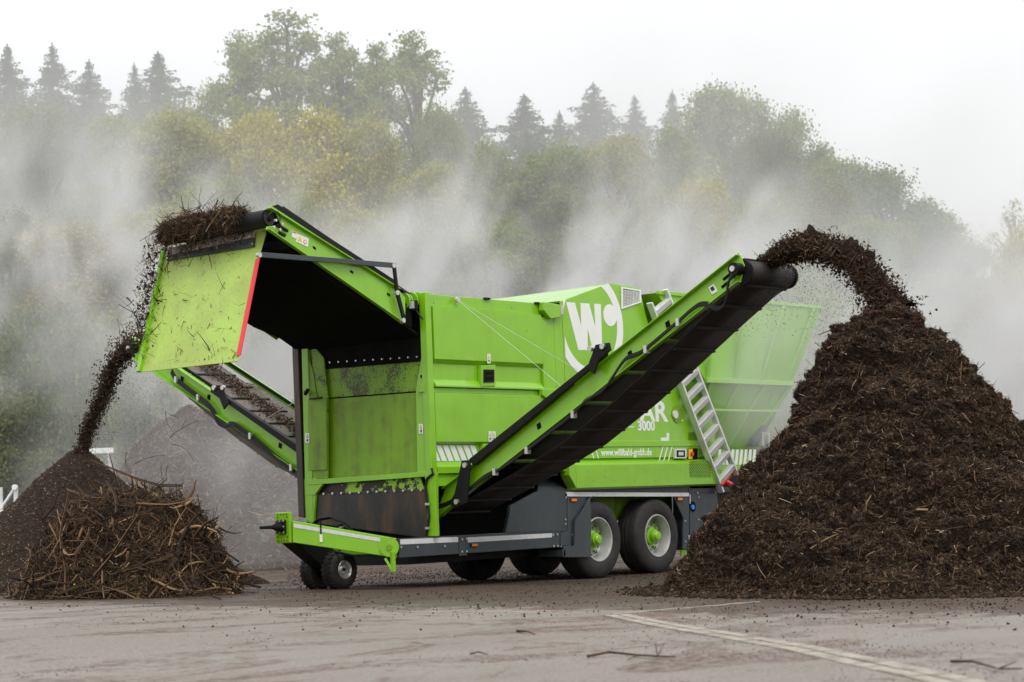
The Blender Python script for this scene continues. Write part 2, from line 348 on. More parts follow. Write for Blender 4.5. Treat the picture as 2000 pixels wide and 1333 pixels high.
# ------------------------------------------------------------------ ground and hillside
def hill_h(s, l):
    return 0.13*np.clip(s-64, 0, 60) + 0.5*np.clip((s-64)/10, 0, 1)*np.sin(l*0.21+s*0.07)
gx = np.concatenate([[-700, -300, -120, -60, -35], np.arange(-26, 14.01, 0.4), [18, 25, 40, 70, 120, 300, 700]])
gy = np.concatenate([[-700, -300, -120, -60, -35], np.arange(-24, 14.01, 0.4), [18, 25, 40, 70, 120, 300, 700]])
X, Y = np.meshgrid(gx, gy, indexing='ij'); P = np.stack([X.ravel(), Y.ravel(), np.zeros(X.size)], 1)
Z = GZn(P[:, 0], P[:, 1]) + 0.004*fbm(P*np.array([0.9, 0.9, 1]), 3, 5)
nx, ny = len(gx), len(gy); I = np.arange(nx*ny).reshape(nx, ny)
Fq = np.stack([I[:-1, :-1].ravel(), I[1:, :-1].ravel(), I[1:, 1:].ravel(), I[:-1, 1:].ravel()], 1)
link('ground', np_mesh('ground', np.column_stack([P[:, :2], Z]), Fq, m_ground, True), kind='structure')
ll = np.arange(-110, 110.1, 2.5); ss = np.arange(62, 240, 2.5)
S_, L_ = np.meshgrid(ss, ll, indexing='ij'); sc_, lc_ = S_.ravel(), L_.ravel()
hp = np.array([CAM[0], CAM[1]])[None, :] + sc_[:, None]*np.array([AH.x, AH.y]) + lc_[:, None]*np.array([RH.x, RH.y])
hz = hill_h(sc_, lc_) - 0.3*(sc_ < 64) + 0.05
I = np.arange(len(ss)*len(ll)).reshape(len(ss), len(ll))
Fq = np.stack([I[:-1, :-1].ravel(), I[:-1, 1:].ravel(), I[1:, 1:].ravel(), I[1:, :-1].ravel()], 1)
link('hillside', np_mesh('hillside', np.column_stack([hp, hz]), Fq, m_hill, True), kind='structure')

# concrete channel: two rows of worn kerb stones let into the yard
def strip_of_stones(A, B, width, off, n, root, seed):
    A = Vector((A[0], A[1], 0)); B = Vector((B[0], B[1], 0)); d = (B-A); L = d.length; d.normalize(); sd = Vector((-d.y, d.x, 0)); rr = random.Random(seed)
    step = L/n
    for k in range(n):
        a = A+d*(k*step+0.006)+sd*off; b = A+d*((k+1)*step-0.006)+sd*off; w = width/2; j = rr.uniform(-0.004, 0.004)
        q = [a-sd*(w+j), b-sd*(w-j), b+sd*(w+j), a+sd*(w-j)]; t = rr.uniform(0.005, 0.009)
        mb = MB(); top = [(p.x, p.y, GZ(p.x, p.y)+t) for p in q]; bot = [(p.x, p.y, GZ(p.x, p.y)-0.05) for p in q]
        mb.add(bot+top, [(4, 5, 6, 7), (0, 1, 5, 4), (1, 2, 6, 5), (2, 3, 7, 6), (3, 0, 4, 7)])
        mb.build('kerb_stone', m_line, root)
def pgz(px, py):
    z = 0.1
    for _ in range(12):
        x, y = PG(px, py, z); z = GZ(x, y)
    return x, y
kr = bpy.data.objects.new('drainage_channel', None); col.objects.link(kr); kr['kind'] = 'structure'
A, B = pgz(1198, 1203), pgz(1850, 1332)
B2 = (A[0]+(B[0]-A[0])*1.7, A[1]+(B[1]-A[1])*1.7)
strip_of_stones(A, B2, 0.095, 0.085, 30, kr, 1); strip_of_stones(A, B2, 0.095, -0.035, 30, kr, 2)
strip_of_stones(pgz(380, 1200), pgz(1110, 1195), 0.07, 0, 14, kr, 3)
strip_of_stones(pgz(1195, 1200), pgz(1480, 1177), 0.06, 0, 9, kr, 4)

# ------------------------------------------------------------------ trees
def leaf_quads(C, size, r, up=0.0, droop=None):
    n = len(C); a = r.normal(size=(n, 3)); a /= np.linalg.norm(a, axis=1)[:, None]
    b = r.normal(size=(n, 3)); b -= (b*a).sum(1)[:, None]*a; b /= np.linalg.norm(b, axis=1)[:, None]
    s = size*r.uniform(0.6, 1.3, n)[:, None]; a = a*s; b = b*s*0.7
    V = np.stack([C-a-b*0.3, C+b, C+a-b*0.3, C-b*0.9], 1).reshape(-1, 3)
    return V, np.arange(4*n).reshape(n, 4)
def make_broadleaf(seed, H, Rr, clusters, per, leaf, low=0.15, airy=False):
    r = np.random.default_rng(seed); rr = random.Random(seed)
    mb = MB(); tips = []
    mb.tube([(0, 0, -0.4), (rr.uniform(-.2, .2), rr.uniform(-.2, .2), H*0.35), (rr.uniform(-.4, .4), rr.uniform(-.4, .4), H*0.65), (rr.uniform(-.4, .4), rr.uniform(-.4, .4), H*0.93)], 0.022*H, 7, 0.15)
    lobes = []
    for k in range(30 if airy else 26):
        t = rr.uniform(low+0.12, 0.92); ang = k*2.4+rr.uniform(-.4, .4); env = math.sin(math.pi*min(1, max(0.05, (t-low)/(1-low)))**0.75)**0.6
        lobes.append((Vector((math.cos(ang)*Rr*env*rr.uniform(.3, .95), math.sin(ang)*Rr*env*rr.uniform(.3, .95), H*t)), Rr*(rr.uniform(.14, .30) if airy else rr.uniform(.2, .44))))
    if airy:
        lobes = []
        for k in range(28):
            d = Vector((0, 0, 1)) if k == 0 else Vector((rr.uniform(-.3, .3), rr.uniform(-.3, .3), 0.85)) if k < 4 else Vector((rr.gauss(0, 1), rr.gauss(0, 1), rr.gauss(0, 1))).normalized()*rr.uniform(0.35, 1.0)**0.6
            lobes.append((Vector((d.x*Rr, d.y*Rr, H*(0.74+0.25*d.z))), Rr*rr.uniform(.14, .28)))
    lobes.append((Vector((rr.uniform(-.15, .15)*Rr, rr.uniform(-.15, .15)*Rr, H*0.9)), Rr*0.36))
    for c, lr in lobes:
        base = Vector((0, 0, max(H*0.15, c.z-Rr*rr.uniform(.6, 1.1)))); mid = base.lerp(c, 0.5)+Vector((0, 0, 0.25*Rr*rr.random()))
        mb.tube([base, mid, c], 0.007*H, 5, 0.3)
    pts = []
    for k in range(clusters):
        c, lr = lobes[k % len(lobes)]
        d = Vector((rr.gauss(0, 1), rr.gauss(0, 1), rr.gauss(0.25, 1))).normalized()*lr*rr.uniform(0.45, 1.12)
        q = c+Vector((d.x, d.y, d.z*0.8))
        if airy and k % 3 == 0: mb.tube([c, c.lerp(q, .6)+Vector((0, 0, .08)), q], 0.0022*H, 4, 0.4)
        m = int(per*rr.uniform(0.5, 1.5)); sp = rr.uniform(0.12, 0.30) if airy else rr.uniform(0.23, 0.48)
        pts.append(np.array(q)[None, :]+r.normal(size=(m, 3))*np.array([sp, sp, sp*0.62]))
    C = np.concatenate(pts); V, F = leaf_quads(C, leaf, r)
    return np_mesh('crown', V, F, m_fol), mb
def make_conifer(seed, H, Rr, dens=1.0):
    r = np.random.default_rng(seed); rr = random.Random(seed); mb = MB()
    mb.tube([(0, 0, -0.4), (0.05, 0, H*0.5), (0, 0.04, H*0.995)], 0.014*H, 6, 0.1); pts = []
    z = H*0.985; k = 0
    while z > H*0.18:
        t = 1-z/H; rad = Rr*(0.004+0.98*min(1.0, t*2.5)**1.0)*rr.uniform(.8, 1.1); nb = 5 if t < 0.06 else 8
        for j in range(nb):
            if rr.random() < 0.12: continue
            ang = j*2*math.pi/nb+k*0.7+rr.uniform(-.25, .25); L = rad*rr.uniform(.55, 1.2); e = Vector((math.cos(ang), math.sin(ang), 0))
            zj = z+rr.uniform(-0.5, 0.5)*H*0.02*(0.3+2*t); p0 = Vector((0, 0, min(zj, H*0.99))); p1 = p0+e*L*0.6+Vector((0, 0, -L*0.16)); p2 = p0+e*L+Vector((0, 0, -L*0.10+rr.uniform(-.1, .1)))
            mb.tube([p0, p1, p2], 0.02, 4, 0.4); m = int((2+95*L)*dens); tt = r.uniform(0.1, 1.03, m)[:, None]
            q = np.where(tt < .6, np.array(p0)+(np.array(p1)-np.array(p0))*tt/.6, np.array(p1)+(np.array(p2)-np.array(p1))*(tt-.6)/.4)
            w = 0.03+0.22*L*0.30*(1-np.abs(tt-.45))
            q = q+r.normal(size=(m, 3))*np.concatenate([w, w, np.full_like(w, 0.05)], 1)+np.concatenate([0*tt, 0*tt, -np.abs(r.normal(size=(m, 1)))*0.16], 1); pts.append(q)
        z -= H*0.016*rr.uniform(.7, 1.25)*(0.75+t); k += 1
    C = np.concatenate(pts); V, F = leaf_quads(C, 0.065, r)
    return np_mesh('crown', V, F, m_fol), mb
protos = {}
def proto(key):
    if key not in protos:
        kind, sd = key
        if kind == 'dense': cm, tb = make_broadleaf(100+sd, 16, 3.7, 1000, 66, 0.085)
        elif kind == 'airy': cm, tb = make_broadleaf(200+sd, 20, 3.3, 560, 24, 0.09, 0.32, True)
        elif kind == 'bare': cm, tb = make_broadleaf(300+sd, 12, 2.4, 190, 10, 0.07, 0.3, True)
        elif kind == 'bush': cm, tb = make_broadleaf(400+sd, 6, 3.0, 480, 60, 0.085, 0.0)
        else: cm, tb = make_conifer(500+sd, 22, 3.6)
        me = bpy.data.meshes.new('trunk'); me.from_pydata(tb.v, [], tb.f); me.materials.append(m_bark); me.update()
        protos[key] = (cm, me, {'dense': 16, 'airy': 20, 'bare': 12, 'bush': 6, 'conifer': 22}[kind])
    return protos[key]
DG = (0.16, 0.20, 0.07); MG = (0.235, 0.30, 0.07); YG = (0.46, 0.44, 0.08); PG_ = (0.36, 0.37, 0.11); CG = (0.06, 0.11, 0.07); OG = (0.38, 0.35, 0.13)
def tree(px, pytop, dist, kind, sd, wpx, colr, label, rot=0.0, group=None, name=None):
    cm, tm, H0 = proto((kind, sd)); top = far(px, pytop, dist)
    l = (top-CAMV).dot(RH); zb = float(hill_h(np.array(dist), np.array(l))) if dist > 62 else 0.0
    H = top.z-zb; sz = H/H0; R0 = {'dense': 4.2, 'airy': 3.5, 'bare': 2.5, 'bush': 3.3, 'conifer': 3.6}[kind]
    sx = (wpx*(2.35 if kind == 'conifer' else 1.12)/2*dist/FPX)/R0
    nm = name or {'dense': 'broadleaf_tree', 'airy': 'broadleaf_tree', 'bare': 'bare_tree', 'bush': 'bush', 'conifer': 'spruce_tree'}[kind]
    root = thing(nm, label, {'conifer': 'spruce tree', 'bush': 'bush'}.get(kind, 'tree'), (top.x, top.y, zb), group or ('spruce trees on the skyline' if kind == 'conifer' else 'trees behind the steam'))
    root.rotation_euler.z = rot; root.scale = (sx, sx, sz)
    for nme, me in (('crown', cm), ('trunk', tm)):
        o = bpy.data.objects.new(nme, me); col.objects.link(o); o.parent = root; o.color = (colr[0], colr[1], colr[2], 1)
T = [
 (15, 82, 108, 'conifer', 0, 150, CG, 'tall hazy spruce at the far left edge of the picture'),
 (102, 80, 104, 'conifer', 1, 150, CG, 'slim pointed spruce, second from the left on the skyline'),
 (172, 112, 104, 'conifer', 2, 150, CG, 'broad dark spruce, third from the left on the skyline'),
 (310, 96, 102, 'conifer', 0, 200, CG, 'wide spruce standing alone above the left steam plume'),
 (262, 118, 106, 'conifer', 1, 110, CG, 'narrow spruce tucked just left of the wide lone spruce'),
 (907, 166, 100, 'conifer', 2, 150, CG, 'small spruce right of the two airy treetops'),
 (1025, 180, 98, 'conifer', 0, 180, CG, 'dark spruce above the green screening machine drum'),
 (1092, 212, 104, 'conifer', 1, 110, CG, 'short spruce between the dark spruce and the taller pale one'),
 (1157, 157, 104, 'conifer', 2, 170, CG, 'pale tall spruce at the middle of the right skyline'),
 (1240, 182, 112, 'conifer', 0, 110, CG, 'faint narrow spruce just left of the large round crown'),
 (1312, 172, 110, 'conifer', 1, 110, CG, 'faint spruce tip touching the large round crown on its left'),
 (560, 46, 92, 'airy', 0, 330, MG, 'tallest airy tree with sky showing through its leaves'),
 (655, 80, 93, 'airy', 2, 220, MG, 'airy crown on the right shoulder of the tallest tree'),
 (465, 80, 93, 'airy', 1, 210, MG, 'thin leafy crown on the left shoulder of the tallest tree'),
 (810, 82, 88, 'airy', 1, 250, MG, 'open crown tree right of the tallest tree, bare stem showing'),
 (735, 98, 90, 'airy', 2, 190, MG, 'open leafy tree between the two highest airy crowns'),
 (850, 190, 86, 'dense', 0, 150, MG, 'darker leafy crown below the open crown tree'),
 (1405, 152, 90, 'dense', 1, 270, MG, 'large round leafy crown highest on the right skyline'),
 (1548, 198, 90, 'dense', 2, 230, MG, 'leafy crown stepping down right of the largest round crown'),
 (1480, 240, 86, 'dense', 0, 200, DG, 'dark leafy crown in the notch below the two right crowns'),
 (1655, 300, 84, 'dense', 1, 240, MG, 'rounded tree above the arc of thrown compost'),
 (1735, 315, 82, 'dense', 2, 290, (0.10, 0.16, 0.04), 'green dome shaped tree at the right end of the forest'),
 (1800, 400, 84, 'dense', 0, 200, MG, 'low tree on the falling slope right of the green dome'),
 (1880, 455, 86, 'dense', 1, 170, MG, 'low hazy tree last on the slope before the open sky'),
 (1978, 402, 84, 'bare', 0, 130, OG, 'sparse nearly bare tree at the right edge of the picture'),
 (1985, 480, 78, 'bush', 0, 130, YG, 'yellow bush below the sparse tree at the right edge'),
 (400, 148, 90, 'dense', 2, 170, MG, 'dark round crown between the wide spruce and the tallest tree'),
 (80, 190, 88, 'dense', 0, 240, DG, 'dark steamy crown below the leftmost spruces'),
 (220, 205, 86, 'dense', 1, 230, MG, 'dull green crown below the third spruce from the left'),
 (335, 205, 82, 'dense', 0, 280, PG_, 'pale crown in the steam below the wide lone spruce'),
 (500, 205, 82, 'dense', 1, 250, YG, 'yellow green crown in front of the tallest airy tree'),
 (618, 200, 80, 'dense', 2, 310, YG, 'broad yellow crown left of the twigs on the top drum'),
 (720, 215, 80, 'dense', 0, 200, PG_, 'olive crown in front of the open crown tree'),
 (840, 305, 76, 'dense', 1, 220, PG_, 'golden green crown above the upper green conveyor'),
 (950, 262, 80, 'dense', 2, 210, MG, 'green crown in steam below the small middle spruce'),
 (1090, 270, 80, 'dense', 0, 220, MG, 'green crown in steam below the short middle spruce'),
 (1200, 250, 82, 'dense', 1, 210, PG_, 'olive crown below the pale tall spruce'),
 (1300, 235, 82, 'dense', 2, 200, MG, 'green crown left below the large round crown'),
 (1375, 335, 74, 'dense', 0, 170, YG, 'bright yellow green crown above the right conveyor head'),
 (1290, 350, 74, 'dense', 2, 180, PG_, 'pale olive crown just left of the bright yellow one'),
 (1620, 350, 78, 'dense', 2, 230, (0.19, 0.19, 0.05), 'olive tree directly behind the flying compost arc'),
 (1510, 370, 76, 'dense', 0, 220, MG, 'green tree behind the head of the right conveyor'),
 (1700, 420, 76, 'dense', 0, 220, MG, 'green tree behind the tip of the dark compost heap'),
 (1850, 520, 74, 'dense', 1, 240, PG_, 'pale tree in steam over the right shoulder of the compost heap'),
 (1960, 560, 72, 'bush', 1, 240, OG, 'brownish bush in steam at the right picture edge'),
 (130, 420, 70, 'dense', 1, 300, OG, 'brownish tree in steam left of the deflector plate'),
 (20, 400, 72, 'dense', 2, 240, DG, 'grey green tree in thick steam at the left picture edge'),
 (290, 400, 72, 'dense', 0, 260, PG_, 'pale tree in steam directly left of the top drum'),
 (420, 330, 74, 'dense', 1, 260, MG, 'dull green tree above the pile of twigs on the drum'),
 (560, 370, 72, 'dense', 2, 240, MG, 'green tree showing over the black rubber edge of the top conveyor'),
 (700, 400, 70, 'dense', 1, 240, PG_, 'olive tree over the folding arm of the top conveyor'),
 (830, 430, 68, 'dense', 0, 240, MG, 'dim green tree over the front corner of the machine'),
 (970, 420, 68, 'dense', 2, 250, MG, 'dim green tree over the drum doors'),
 (1110, 440, 68, 'dense', 1, 240, DG, 'dark green tree behind the steam over the logo panel'),
 (1240, 470, 68, 'dense', 0, 220, MG, 'green tree behind the air grille'),
 (1400, 480, 68, 'dense', 1, 220, DG, 'dark tree just left of the right conveyor head'),
 (60, 640, 63, 'bush', 0, 280, (0.13, 0.19, 0.045), 'green bush beside the falling fine soil at left'),
 (180, 660, 64, 'bush', 1, 200, MG, 'bush behind the falling stream of fine soil'),
 (30, 790, 61, 'bush', 1, 220, DG, 'dark low bush behind the metal barrier'),
 (330, 600, 65, 'bush', 0, 260, MG, 'dim bush behind the deflector plate'),
 (520, 640, 65, 'bush', 1, 260, MG, 'dim bush seen between deflector plate and machine'),
 (1560, 560, 66, 'bush', 0, 260, MG, 'dim bush behind the hopper corner'),
 (1800, 640, 66, 'bush', 1, 300, MG, 'dim bush behind the compost heap')]
for i, (px, py, d, kind, sd, w, c, lab) in enumerate(T):
    tree(px, py, d, kind, sd, w, c, lab, rot=(i*2.17) % 6.28)

# ------------------------------------------------------------------ heaps
def radial_heap(name, mt, c, H, prof, rfun, nr, na, amp, nsc, seed, label, cat, smooth=True, zoff=None):
    """prof: list of (r/R, h/H); rfun(angle) -> R"""
    pr = np.array([p[0] for p in prof]); ph = np.array([p[1] for p in prof])
    t = np.linspace(0, 1, nr)**0.9; a = np.linspace(0, 2*np.pi, na, endpoint=False)
    Tt, Aa = np.meshgrid(t, a, indexing='ij'); Rr_ = rfun(Aa); r = Tt*Rr_; h = np.interp(Tt, pr, ph)*H
    x = c[0]+r*np.cos(Aa); y = c[1]+r*np.sin(Aa)
    P = np.stack([x.ravel(), y.ravel(), h.ravel()], 1)
    n1 = fbm(P*nsc, 2, seed); n2 = fbm(P*nsc*np.array([2.6, 2.6, 4.6]), 3, seed+50); n3 = fbm(P*nsc*11, 3, seed+90); n2 = np.abs(n2)*1.5-0.45
    edge = np.clip((1-Tt.ravel())*9, 0.0, 1)
    d = (amp*n1+amp*0.45*n2+amp*0.22*n3)*(0.25+0.75*edge)
    dirx = np.cos(Aa).ravel(); diry = np.sin(Aa).ravel(); k = np.clip(Tt.ravel()*6, 0, 1)
    P[:, 0] += dirx*d*0.75*k; P[:, 1] += diry*d*0.75*k; P[:, 2] += d*0.65
    g = GZn(P[:, 0], P[:, 1]); P[:, 2] = np.maximum(P[:, 2], -0.02+0.0*g)+g*1.0
    last = Tt.ravel() > 0.999; P[last, 2] = g[last]-0.03
    I = np.arange(nr*na).reshape(nr, na); J = np.roll(I, -1, 1)
    F = np.stack([I[:-1].ravel(), I[1:].ravel(), J[1:].ravel(), J[:-1].ravel()], 1)
    o = link(name, np_mesh(name, P, F, mt, smooth)); tag(o, label, cat)
    return o, P, F
def scatter(P, F, n, r, front=True):
    A, B, C, D = (P[F[:, i]] for i in range(4)); Nn = np.cross(C-A, D-B); ar = np.linalg.norm(Nn, axis=1); Nn /= ar[:, None]+1e-9
    Nn[Nn[:, 2] < 0] *= -1
    ctr = (A+B+C+D)/4; w = ar.copy()
    if front:
        tocam = np.array([CAM[0], CAM[1], CAM[2]])-ctr; tocam /= np.linalg.norm(tocam, axis=1)[:, None]
        w = w*np.where((Nn*tocam).sum(1) > -0.25, 1.0, 0.15)
    idx = r.choice(len(F), n, p=w/w.sum()); u, v = r.uniform(size=(2, n, 1))
    Q = (A[idx]*(1-u)+B[idx]*u)*(1-v)+(D[idx]*(1-u)+C[idx]*u)*v
    return Q, Nn[idx]
def unit(a): return a/(np.linalg.norm(a, axis=1)[:, None]+1e-9)
def fibres(name, Q, Nn, L, W, lift, r, mt, parent, downhill=0.4, off=0.004):
    n = len(Q); d = r.normal(size=(n, 3)); d -= (d*Nn).sum(1)[:, None]*Nn; d = unit(d)
    dh = np.array([0, 0, -1.0])-Nn*(-Nn[:, 2:3]); d = unit(d+dh*downhill*r.normal(size=(n, 1))); d = unit(d+Nn*r.normal(size=(n, 1))*lift)
    s = unit(np.cross(d, r.normal(size=(n, 3)))); l = (L*np.exp(r.normal(size=n)*0.45))[:, None]/2; w = (W*np.exp(r.normal(size=n)*0.35))[:, None]/2
    c = Q+Nn*(off+np.abs(r.normal(size=(n, 1)))*off); bend = Nn*l*r.uniform(-0.1, 0.35, (n, 1))
    V = np.stack([c-d*l-s*w, c-d*l+s*w, c+bend+s*w, c+bend-s*w, c+d*l-s*w*0.5, c+d*l+s*w*0.5], 1).reshape(-1, 3)
    b = (np.arange(n)*6)[:, None]; F = np.concatenate([b+np.array([0, 1, 2, 3]), b+np.array([3, 2, 5, 4])], 0)
    return link(name, np_mesh(name, V, F, mt), parent, kind='stuff')
OCT = np.array([(1, 0, 0), (-1, 0, 0), (0, 1, 0), (0, -1, 0), (0, 0, 1), (0, 0, -1)], float)
OCF = np.array([(0, 2, 4), (2, 1, 4), (1, 3, 4), (3, 0, 4), (2, 0, 5), (1, 2, 5), (3, 1, 5), (0, 3, 5)])
def clods(name, Q, size, r, mt, parent, top=False):
    n = len(Q); s = (size*np.exp(np.clip(r.normal(size=n), -2, 1.5)*0.5))[:, None, None]
    V = Q[:, None, :]+OCT[None]*s*r.uniform(0.45, 1.25, (n, 6, 1))+r.normal(size=(n, 6, 3))*s*0.25
    F = (np.arange(n)*6)[:, None, None]+OCF[None]
    return link(name, np_mesh(name, V.reshape(-1, 3), F.reshape(-1, 3), mt), parent, kind='stuff')

rg = np.random.default_rng(5)
def r_right(a):
    return 2.42+0.72*np.clip(np.cos(a-3.95), 0, 1)**2+0.10*np.sin(a*3+0.6)+0.08*np.sin(a*7+2)+0.06*np.sin(a*13)
heap, HP, HF = radial_heap('compost_heap', m_compost, (-2.62, -6.02), 2.98,
    [(0, 1.0), (0.10, 0.985), (0.16, 0.93), (0.20, 0.865), (0.28, 0.76), (0.40, 0.625), (0.54, 0.475), (0.70, 0.30), (0.84, 0.165), (0.94, 0.06), (1, 0.0)],
    r_right, 260, 700, 0.19, 1.3, 3, 'tall steaming heap of dark brown compost under the right conveyor', 'compost heap')
Q, Nn = scatter(HP, HF, 115000, rg); fibres('fibre', Q, Nn, 0.060, 0.0050, 0.55, rg, m_fib, heap)
Q, Nn = scatter(HP, HF, 52000, rg); clods('clod', Q+Nn*0.004, 0.013, rg, m_clod, heap)
Q, Nn = scatter(HP, HF, 1500, rg); fibres('long_straw', Q, Nn, 0.15, 0.006, 0.6, rg, m_stick, heap, off=0.012)

soil, SP, SF = radial_heap('soil_heap', m_soil, (-2.4, 8.05), 2.10,
    [(0, 1.0), (0.05, 0.985), (0.12, 0.90), (0.30, 0.66), (0.6, 0.33), (0.85, 0.09), (1, 0.0)],
    lambda a: 2.9+0.12*np.sin(a*3), 150, 360, 0.03, 1.4, 9, 'smooth cone of fine dark soil behind the branch heap at left', 'soil heap')
Q, Nn = scatter(SP, SF, 30000, rg); clods('soil_crumb', Q, 0.010, rg, m_soilbit, soil)
Q, Nn = scatter(SP, SF, 14000, rg); fibres('soil_fibre', Q, Nn, 0.03, 0.004, 0.4, rg, m_fib, soil)

# long windrow of pale shredded mulch, far behind
def windrow():
    a = far(150, 1090, 40); b = far(1000, 1090, 47); d = Vector((b.x-a.x, b.y-a.y, 0)); L = d.length; d.normalize(); sd = Vector((-d.y, d.x, 0))
    nu, nv = 260, 90; U, V_ = np.meshgrid(np.linspace(-0.05, 1, nu), np.linspace(-1, 1, nv), indexing='ij')
    h = np.clip(1-np.abs(V_)**1.25, 0, 1)*(0.8+2.9*np.clip(U*3.6+0.14, 0, 1)*(0.95+0.03*np.sin(U*19))); w = 3.9*np.clip(U*6+0.5, 0.1, 1)
    x = a.x+d.x*U*L+sd.x*V_*w; y = a.y+d.y*U*L+sd.y*V_*w; P = np.stack([x.ravel(), y.ravel(), h.ravel()], 1)
    P[:, 2] += (0.30*fbm(P*0.9, 3, 33)+0.13*fbm(P*3.5, 4, 34))*np.clip(h.ravel()*2, 0, 1)
    I = np.arange(nu*nv).reshape(nu, nv); F = np.stack([I[:-1, :-1].ravel(), I[1:, :-1].ravel(), I[1:, 1:].ravel(), I[:-1, 1:].ravel()], 1)
    o = link('mulch_windrow', np_mesh('mulch_windrow', P, F, m_mulch, True)); tag(o, 'long pale windrow of shredded mulch in steam behind the left conveyor', 'mulch heap')
    q, nn = scatter(P, F, 70000, rg); fibres('mulch_fibre', q, nn, 0.10, 0.010, 0.4, rg, m_mulchfib, o, off=0.01)
windrow()

# heap of branches at the front left
bh, BP, BF = radial_heap('branch_heap', m_clod, (-6.05, 2.29), 1.17,
    [(0, 1.0), (0.28, 0.98), (0.5, 0.88), (0.7, 0.66), (0.85, 0.38), (0.94, 0.15), (1, 0.0)],
    lambda a: 1.10+0.28*np.clip(np.cos(a-2.3), 0, 1)**2+0.08*np.sin(a*5), 90, 200, 0.06, 1.9, 21, 'low heap of brown branches and roots mixed with green leaves', 'branch heap')
Q, Nn = scatter(BP, BF, 48000, rg); fibres('fine_twigs', Q, Nn, 0.062, 0.005, 0.4, rg, m_stick, bh, 0.2, 0.012)
def sticks(name, Q, Nn, L, Rd, r, mt, parent, seed, joined=True, off=0.03, lift=0.35, curl=0.3, out=None):
    rr = random.Random(seed); mb = MB(); res = []
    for k in range(len(Q)):
        n_ = Vector(Nn[k]); d = Vector((rr.gauss(0, 1), rr.gauss(0, 1), rr.gauss(0, 1))); d = (d-n_*d.dot(n_)).normalized(); d = (d+n_*rr.gauss(0, lift)).normalized()
        l = L*math.exp(rr.gauss(0, 0.45)); p = Vector(Q[k])+n_*rr.uniform(0, off)-d*l*0.5; pts = [p]
        w = Vector((rr.gauss(0, 1), rr.gauss(0, 1), rr.gauss(0, 1)))*curl
        for j in range(4):
            d = (d+w*0.35+Vector((rr.gauss(0, 1), rr.gauss(0, 1), rr.gauss(0, 1)))*0.12).normalized(); p = p+d*l/4
            g = GZ(p.x, p.y)+0.01
            if p.z < g: p = Vector((p.x, p.y, g))
            pts.append(p)
        if joined: mb.tube(pts, Rd*math.exp(rr.gauss(0, 0.4)), 4, 0.35)
        else:
            q = MB().tube(pts, Rd*math.exp(rr.gauss(0, 0.35)), 7, 0.45)
            if rr.random() < 0.6: q.tube([pts[2], pts[2]+Vector((rr.gauss(0, 1), rr.gauss(0, 1), rr.gauss(.3, 1))).normalized()*l*0.3], Rd*0.5, 5, 0.3)
            q.build(name, mt, parent, smooth=True)
    if joined:
        me = bpy.data.meshes.new(name); me.from_pydata(mb.v, [], mb.f); me.materials.append(mt); me.update(); link(name, me, parent, kind='stuff')
Q, Nn = scatter(BP, BF, 4600, rg); sticks('twigs', Q, Nn, 0.20, 0.0055, rg, m_stick, bh, 3, off=0.04, lift=0.16, curl=0.7)
Q, Nn = scatter(BP, BF, 420, rg); sticks('thick_twigs', Q, Nn, 0.36, 0.0105, rg, m_stick, bh, 4, off=0.06, curl=0.7, lift=0.12)
Q, Nn = scatter(BP, BF, 80, rg); sticks('branch', Q, Nn, 0.52, 0.018, rg, m_stick, bh, 5, joined=False, off=0.06, lift=0.08, curl=0.5)
Q, Nn = scatter(BP, BF, 9000, rg); sel = (fbm(Q*1.8, 2, 77) > 0.05) & (rg.uniform(size=len(Q)) < 0.5) & (Q[:, 2] < 0.95); V, F = leaf_quads((Q+Nn*rg.uniform(0.0, .05, (len(Q), 1)))[sel], 0.015, rg)
link('leaf_bits', np_mesh('leaf_bits', V, F, m_leafbit), bh, kind='stuff')
# skirt of loose sticks towards the left of the heap
sk = []
for k in range(520):
    px = random.uniform(-60, 480 if k % 3 else 180); x, y = pgz(px, random.uniform(1128, 1172)); sk.append((x, y, GZ(x, y)+0.02))
sk = np.array(sk); sticks('loose_sticks', sk, np.tile([0, 0, 1.0], (len(sk), 1)), 0.42, 0.010, rg, m_stick, bh, 8, off=0.14, lift=0.10, curl=0.5)

# ------------------------------------------------------------------ the screening machine
def text_mesh(txt, size, mt, name, parent, x, z, v, bold=0.0, width=None, align='LEFT', shear=0.0):
    cu = bpy.data.curves.new(name, 'FONT'); cu.body = txt; cu.size = size; cu.offset = bold; cu.extrude = 0.0015; cu.align_x = align; cu.shear = shear; cu.space_character = 1.02
    o = bpy.data.objects.new(name, cu); col.objects.link(o); bpy.context.view_layer.update()
    me = bpy.data.meshes.new_from_object(o.evaluated_get(bpy.context.evaluated_depsgraph_get())); bpy.data.objects.remove(o); bpy.data.curves.remove(cu)
    n = len(me.vertices); co = np.empty(n*3, np.float32); me.vertices.foreach_get('co', co); co = co.reshape(-1, 3)
    w = co[:, 0].max()-co[:, 0].min()
    if width: co[:, 0] *= width/w
    out = np.stack([co[:, 0]+x, np.full(n, v)-co[:, 2], co[:, 1]+z], 1); me.vertices.foreach_set('co', out.astype(np.float32).ravel())
    me.materials.clear(); me.materials.append(mt); me.update()
    return link(name, me, parent)
def side_plate(name, mt, pts, v0, th, parent, bevel=0.004, label=None, plane=None, **k):
    pl = v0 if plane is None else plane
    return MB().prism([PS(a, b, pl) for a, b in pts], 'v', v0, v0+th).build(name, mt, parent, bevel=bevel, label=label, **k)
def front_plate(name, mt, pts, u0, th, parent, bevel=0.004, label=None, **k):
    return MB().prism([PF(a, b, u0) for a, b in pts], 'u', u0, u0+th).build(name, mt, parent, bevel=bevel, label=label, **k)

M = thing('screening_machine', 'large green trommel screening machine on two axles with folded out conveyors', 'screening machine', (-1.0, 1.2, 0.0))
W_ = 2.40
